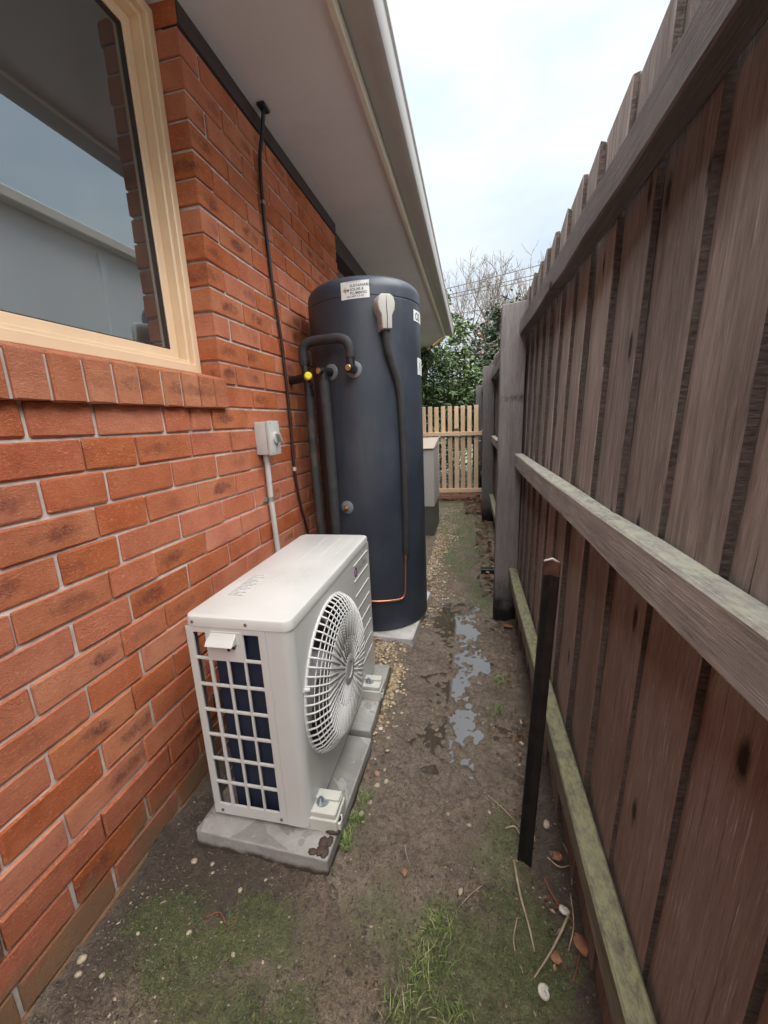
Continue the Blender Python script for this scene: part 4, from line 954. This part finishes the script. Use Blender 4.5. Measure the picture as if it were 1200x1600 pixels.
twig([(1.12, .91, .003), (1.14, .85, .008), (1.165, .82, .006), (1.18, .77, .003), (1.165, .73, .008), (1.15, .70, .002)], .0022, 'thin red brown root looping over the soil', 'root')
twig([(.26, .66, .002), (.30, .675, .004), (.33, .66, .003), (.355, .685, .002)], .0018, 'thin forked reddish rootlet on the moss near the paver', 'root')
def leaf(x, y, s_, rz, lab_):
    m = MB(); n = 6; rings = []
    for i in range(n+1):
        t = i/n; w = s_*.42*math.sin(math.pi*min(1, t*.93+.05)); z = s_*.16*math.sin(math.pi*t)
        rings.append([(-w, s_*(t-.5), z+.004), (0, s_*(t-.5), z), (w, s_*(t-.5), z+.006), (w*.98, s_*(t-.5), z+.0052), (0, s_*(t-.5), z-.0008), (-w*.98, s_*(t-.5), z+.0032)])
    m.quad_strip(rings); o = m.obj('fallen_leaf', M['dryleaf'], None, smooth='all'); o.location = (x, y, gz(x, y)+.002); o.rotation_euler = (.1, .1, rz); tag(o, lab_, 'leaf')
leaf(1.145, 2.281, .07, 1.5, 'orange brown dead leaf at the foot of the fence post'); leaf(1.178, .765, .042, .4, 'small orange brown leaf beside the looping root')
leaf(1.118, .735, .03, 1.1, 'tiny rusty leaf at the end of the thick twig'); leaf(.752, .852, .02, .3, 'tiny brick red leaf scrap in the bare mud'); leaf(1.165, .96, .034, 2.0, 'curled tan leaf on the soil under the mossy rail')

def scatter(name, n, fn, mat, tri, seed, label):
    rnd = random.Random(seed); m = MB()
    for i in range(n):
        p = fn(rnd)
        if p is None: continue
        tri(m, p[0], p[1], gz_fast(p[0], p[1]), rnd)
    o = m.obj(name, mat, None, normals=False); kind(o, 'stuff'); o['label'] = label; return o
_gx0, _gx1 = -.12, 1.36
def gz_fast(x, y):
    i = int(np.searchsorted(gx, x)); j = int(np.searchsorted(gy, y)); i = min(max(i, 1), nx-1); j = min(max(j, 1), ny-1)
    tx = (x-gx[i-1])/(gx[i]-gx[i-1]); ty = (y-gy[j-1])/(gy[j]-gy[j-1])
    return float((HH[j-1, i-1]*(1-tx)+HH[j-1, i]*tx)*(1-ty)+(HH[j, i-1]*(1-tx)+HH[j, i]*tx)*ty)
OCT = [(1, 0, 0), (0, 1, 0), (-1, 0, 0), (0, -1, 0), (0, 0, 1), (0, 0, -1)]
def stone(lo, hi):
    def f(m, x, y, z, rnd):
        r = rnd.uniform(lo, hi); a_ = rnd.uniform(0, 6.3); b = len(m.v); ca, sa = math.cos(a_), math.sin(a_); ex, ey, ez = rnd.uniform(.8, 1.3), rnd.uniform(.7, 1), rnd.uniform(.5, .8)
        for u, v, w in OCT:
            k = rnd.uniform(.8, 1.15)*r; u, v, w = u*ex*k, v*ey*k, w*ez*k; m.v.append((x+u*ca-v*sa, y+u*sa+v*ca, z+w+r*.35))
        for q in range(4): m.f += [(b+q, b+(q+1) % 4, b+4), (b+(q+1) % 4, b+q, b+5)]
    return f
def gr(rnd):
    t = rnd.random()
    if t < .30: return (min(rnd.uniform(.12, .60), .42+abs(rnd.gauss(0, .13))), rnd.gauss(1.85, .09))
    if t < .40: return (.55+abs(rnd.gauss(0, .028)), 1.80-abs(rnd.gauss(0, .22)))
    if t < .85: y_ = rnd.uniform(2.2, 4.25); return (.56+abs(rnd.gauss(0, .085+.03*math.sin(y_*5))), y_)
    if t < .95: return (.55+rnd.random()**1.5*.22, rnd.uniform(4.2, 5.6))
    return (rnd.uniform(.02, .1), rnd.uniform(1.75, 2.9))
scatter('gravel', 4200, gr, M['gravel'], stone(.004, .0105), 3, 'loose yellow gravel round the pads and beside the tank')
def crumbs(rnd):
    x, y = rnd.uniform(.02, 1.2), .38+rnd.random()**1.7*4.2
    return (x, y) if vnoise(np.array([x*7]), np.array([y*7]), 91)[0] > rnd.uniform(.1, .8) else None
scatter('soil_crumbs', 15000, crumbs, M['crumb'], stone(.0012, .0048), 4, 'small crumbs of dark soil over the path')
def bladef(hlo, hhi, w):
    def f(m, x, y, z, rnd):
        h_ = rnd.uniform(hlo, hhi); a_ = rnd.uniform(0, 6.3); le = rnd.uniform(.3, 1.1)*h_; dx, dy = math.cos(a_), math.sin(a_); b = len(m.v); ww = w*rnd.uniform(.7, 1.3)
        for t in (0, .5, 1):
            px, py, pz = x+dx*le*t*t, y+dy*le*t*t, z-.001+h_*(t-.25*t*t*le/h_)
            k = ww*(1-t*.9); m.v += [(px-dy*k, py+dx*k, pz), (px+dy*k, py-dx*k, pz)]
        m.f += [(b, b+1, b+3, b+2), (b+2, b+3, b+5, b+4)]
    return f
TUFT = [(.80, .60, .035), (.83, .64, .03), (.86, .71, .03), (.845, .76, .025), (.78, .57, .03), (.575, .99, .016), (.585, 1.06, .014), (.565, .93, .012), (.57, .90, .010), (1.03, 1.55, .03), (1.06, 1.75, .02), (.90, .60, .02), (.82, .68, .03)]
def grf(rnd):
    cx, cy, s_ = rnd.choice(TUFT); return (rnd.gauss(cx, s_*.8), rnd.gauss(cy, s_*.8))
scatter('grass', 900, grf, M['grass'], bladef(.012, .034, .0015), 6, 'short tufts of pale green grass in the muddy path')
mossn = lambda x, y: float(np.clip(gauss(MOSS, np.array([x]), np.array([y])), 0, 1)[0])
def mof(rnd):
    x, y = rnd.uniform(.02, 1.12), (rnd.uniform(.38, 1.1) if rnd.random() < .62 else rnd.uniform(2.6, 6.2))
    return (x, y) if rnd.random() < mossn(x, y)*1.5*max(0, fbm(np.array([x]), np.array([y]), 13, 3, 77)[0]-.32)*2.2 else None
scatter('moss', 60000, mof, M['moss'], bladef(.002, .007, .0014), 8, 'low green moss carpeting parts of the path')
def litf(m, x, y, z, rnd):
    s_ = rnd.uniform(.012, .035) if y > 2.5 else rnd.uniform(.006, .014); a_ = rnd.uniform(0, 6.3); b = len(m.v); dx, dy = math.cos(a_)*s_, math.sin(a_)*s_; z += rnd.uniform(.002, .03)
    m.v += [(x-dx, y-dy, z+rnd.uniform(-.004, .008)), (x+dy*.5, y-dx*.5, z+rnd.uniform(0, .01)), (x+dx, y+dy, z+rnd.uniform(-.004, .008)), (x-dy*.5, y+dx*.5, z+rnd.uniform(0, .01))]; m.f.append((b, b+1, b+2, b+3))
def lit(rnd):
    t = rnd.random()
    if t < .5: return (1.06-rnd.random()**1.5*.24, rnd.uniform(5.2, 6.3))
    if t < .7: return (rnd.uniform(.3, 1.05), rnd.uniform(6.0, 6.4))
    if t < .92: return (1.10-rnd.random()**2*.14, rnd.uniform(2.7, 5.2))
    return (1.15-rnd.random()*.06, rnd.uniform(.7, 2.2))
scatter('leaf_litter', 900, lit, M['litter'], litf, 9, 'brown dead leaf litter along the fence and gate')

# ------------------------------------------------------------------ trees and wires beyond the gate
def tree(name, label, base, clumps, n, mat, leafsize, trunk_pts, seed, group=None):
    rnd = random.Random(seed); t = empty(name, label, 'tree', base, group); m = MB(); tot = sum(c[3]*c[4]*c[5] for c in clumps)
    for cx, cy, cz, sx, sy, sz in clumps:
        k = int(n*(sx*sy*sz)/tot)
        sub = [(Vector((rnd.gauss(0, 1), rnd.gauss(0, 1), rnd.gauss(0, 1))).normalized(), rnd.uniform(.62, 1.04)) for _ in range(max(8, k//28))]
        for i in range(k):
            d, rr_ = rnd.choice(sub); q = d*rr_+Vector((rnd.gauss(0, .10), rnd.gauss(0, .10), rnd.gauss(0, .10)))
            p = Vector((cx+q.x*sx, cy+q.y*sy, cz+q.z*sz))
            if p.z < .05: continue
            s_ = leafsize*rnd.uniform(.6, 1.35); u = Vector((rnd.gauss(0, 1), rnd.gauss(0, 1), rnd.gauss(0, .6))).normalized(); w = u.cross(Vector((rnd.gauss(0, 1), rnd.gauss(0, 1), rnd.gauss(0, 1)))).normalized(); b = len(m.v)
            nn = u.cross(w)*s_*.18
            m.v += [tuple(p-u*s_), tuple(p+w*s_*.42-nn*.3), tuple(p+u*s_+nn), tuple(p-w*s_*.42-nn*.3)]; m.f.append((b, b+1, b+2, b+3))
    o = m.obj('crown', mat, t, normals=False)
    tk = MB()
    for P, r0 in trunk_pts: tk.tube(smooth_path(P, 3), [r0*(1-.7*i/(3*(len(P)-1))) for i in range(3*(len(P)-1)+1)], 8)
    tk.obj('trunk', M['bark'], t, smooth=True)
    return t
tree('evergreen_tree', 'dense green evergreen tree above the picket gate', (-.1, 8.7, 0),
     [(.1, 0, 1.2, 1.2, .8, .95), (.0, 0, 2.0, 1.0, .75, .9), (.45, 0, 2.75, .62, .55, .62), (.55, .1, 3.25, .32, .32, .42), (-.9, 0, 1.9, .9, .7, 1.0), (.95, .2, 1.5, .7, .6, .8), (-.6, .2, 3.0, .8, .6, .6)],
     30000, M['leaf'], .05, [([(0, 0, -.1), (.02, 0, .8), (0, .05, 1.6), (.2, 0, 2.6)], .09), ([(0, 0, .7), (-.4, .1, 1.5), (-.7, .1, 2.2)], .05), ([(0, 0, .9), (.5, 0, 1.5), (.8, .1, 2.0)], .04)], 11)
tree('camellia_tree', 'darker green camellia with pink flowers behind the fence post', (1.55, 9.9, 0),
     [(0, 0, 1.6, .95, .7, 1.3), (-.2, 0, 2.7, .6, .5, .75), (.3, 0, 2.9, .6, .5, .8)], 12000, M['leaf_dark'], .055, [([(0, 0, -.1), (0, 0, 1.2), (-.1, 0, 2.6)], .07), ([(0, 0, 1.0), (.3, 0, 2.7)], .04)], 12)
def bare(label, base, zfork, stems, spread, seed, ln0):
    rnd = random.Random(seed); t = empty('bare_tree', label, 'tree', base); m = MB(); tw = MB()
    def grow(p, d, ln, r, lv):
        n = 4; P = [p.copy()]; q = p.copy(); dd = d.copy()
        for i in range(n):
            dd = (dd+Vector((rnd.gauss(0, .12), rnd.gauss(0, .12), rnd.gauss(.03, .10)))).normalized(); q = q+dd*ln/n; P.append(q.copy())
        (m if lv < 2 else tw).tube(P, [r*(1-.4*i/n) for i in range(n+1)], 6 if lv < 2 else (4 if lv < 3 else 3), caps=False)
        if lv >= 5: return
        for k in range((4, 3, 3, 3, 2)[lv]):
            i = n if k == 0 else rnd.randint(1, n); ax = Vector((rnd.gauss(0, 1), rnd.gauss(0, 1), rnd.gauss(0, .5))).normalized()
            nd = (dd+ax*(rnd.uniform(.25, .45) if k == 0 else rnd.uniform(.55, 1.0))+Vector((0, 0, .12))).normalized(); grow(P[i], nd, ln*rnd.uniform(.5, .72), max(.0065, r*.6), lv+1)
    top = Vector((0, 0, zfork)); m.tube([(0, 0, -.1), (.03, 0, zfork*.5), tuple(top)], [.13, .10, .085], 8)
    for k in range(stems):
        a = spread[0]+(spread[1]-spread[0])*(k+.5)/stems+rnd.uniform(-.06, .06)
        grow(top+Vector((0, 0, rnd.uniform(-.25, .1))), Vector((math.sin(a), rnd.uniform(-.35, .35), math.cos(a))).normalized(), ln0*rnd.uniform(.85, 1.2), .034, 0)
    m.obj('trunk', M['bark'], t, smooth='all', normals=False); tw.obj('crown', M['bark'], t, normals=False)
bare('tall bare branched deciduous tree behind the camellia', (1.35, 15.0, 0), 2.9, 7, (-.70, .55), 5, 1.45)
bare('bare winter tree rising behind the fence top', (2.9, 16.2, 0), 2.5, 7, (-.6, .6), 23, 1.45)
wires = [((-.645, 8.35), (2.254, 8.68)), ((-.579, 8.02), (2.3, 8.30)), ((-.546, 7.85), (2.3, 8.12)), ((-.343, 6.96), (2.138, 7.15))]
for n, ((x0, z0), (x1, z1)) in enumerate(wires):
    sl = (z1-z0)/(x1-x0); P = []
    for k in range(-12, 13): x = x0+k*1.6; P.append((x, 25, z0+sl*(x-x0)+.0025*(x-x0)**2-.004))
    tag(MB().tube(P, .026, 5).obj('power_line', M['wire'], None), ('topmost overhead wire behind the bare tree', 'second overhead wire below the topmost one', 'third overhead wire just under the second', 'lowest overhead wire, crossing the evergreen top')[n], 'wire', 'overhead wires')
# white blossom glimpsed through the gate on a shrub
sh = empty('flowering_shrub', 'low shrub with white blossom behind the gate pickets', 'shrub', (.6, 7.0, 0))
m = MB(); rnd = random.Random(4)
for i in range(1500):
    p = Vector((rnd.gauss(0, .32), rnd.gauss(0, .12), abs(rnd.gauss(.45, .28)))); s_ = rnd.uniform(.015, .035); u = Vector((rnd.gauss(0, 1), rnd.gauss(0, 1), rnd.gauss(0, 1))).normalized(); w = u.orthogonal().normalized(); b = len(m.v)
    m.v += [tuple(p-u*s_), tuple(p+w*s_*.5), tuple(p+u*s_), tuple(p-w*s_*.5)]; m.f.append((b, b+1, b+2, b+3))
m.obj('foliage', M['leaf_dark'], sh, normals=False)
m = MB()
for i in range(70):
    p = Vector((rnd.gauss(-.12, .2), -.17+rnd.gauss(0, .04), rnd.gauss(.62, .09))); m.blob(p, (.016, .016, .012), i, 5, 3)
m.obj('blossom', M['blossom'], sh)
MB().tube([(0, 0, -.05), (.02, 0, .3), (0, .02, .6)], [.02, .015, .006], 6).obj('stem', M['bark'], sh)

# ------------------------------------------------------------------ neighbour's house (seen mirrored in the window)
nb_ = empty('neighbour_house', 'pale neighbouring house beyond the fence, mirrored in the window glass', 'house', (3.0, 3.0, 0)); ni = Vector(nb_.location)
def ncd(mb, name, mat, **k):
    o = mb.obj(name, mat, None, **k); o.parent = nb_; o.matrix_parent_inverse = Matrix.Translation(-ni); return o
M['render'] = simple('pale_render', (.76, .76, .75), .8, var=.06, sc=.8, bump=.1)
ncd(MB().box(2.62, 2.80, -2, 7.2, -.1, 3.18), 'wall', M['render'])
for k in range(6): ncd(MB().box(2.600, 2.6195, -1.6+k*1.4, -1.53+k*1.4, 0, 3.1), 'cover_strip', M['render'])
ncd(MB().box(2.50, 2.62, -2.2, 7.3, 3.16, 3.26), 'gutter', M['fascia'], bevel=.01)
ncd(MB().prism([(2.55, 3.265), (6.2, 4.8), (6.2, 4.7), (2.7, 3.265)], -2.2, 7.3, lambda p, a: (p[0], a, p[1])), 'roof', M['roof'])
print('bricks', nb)
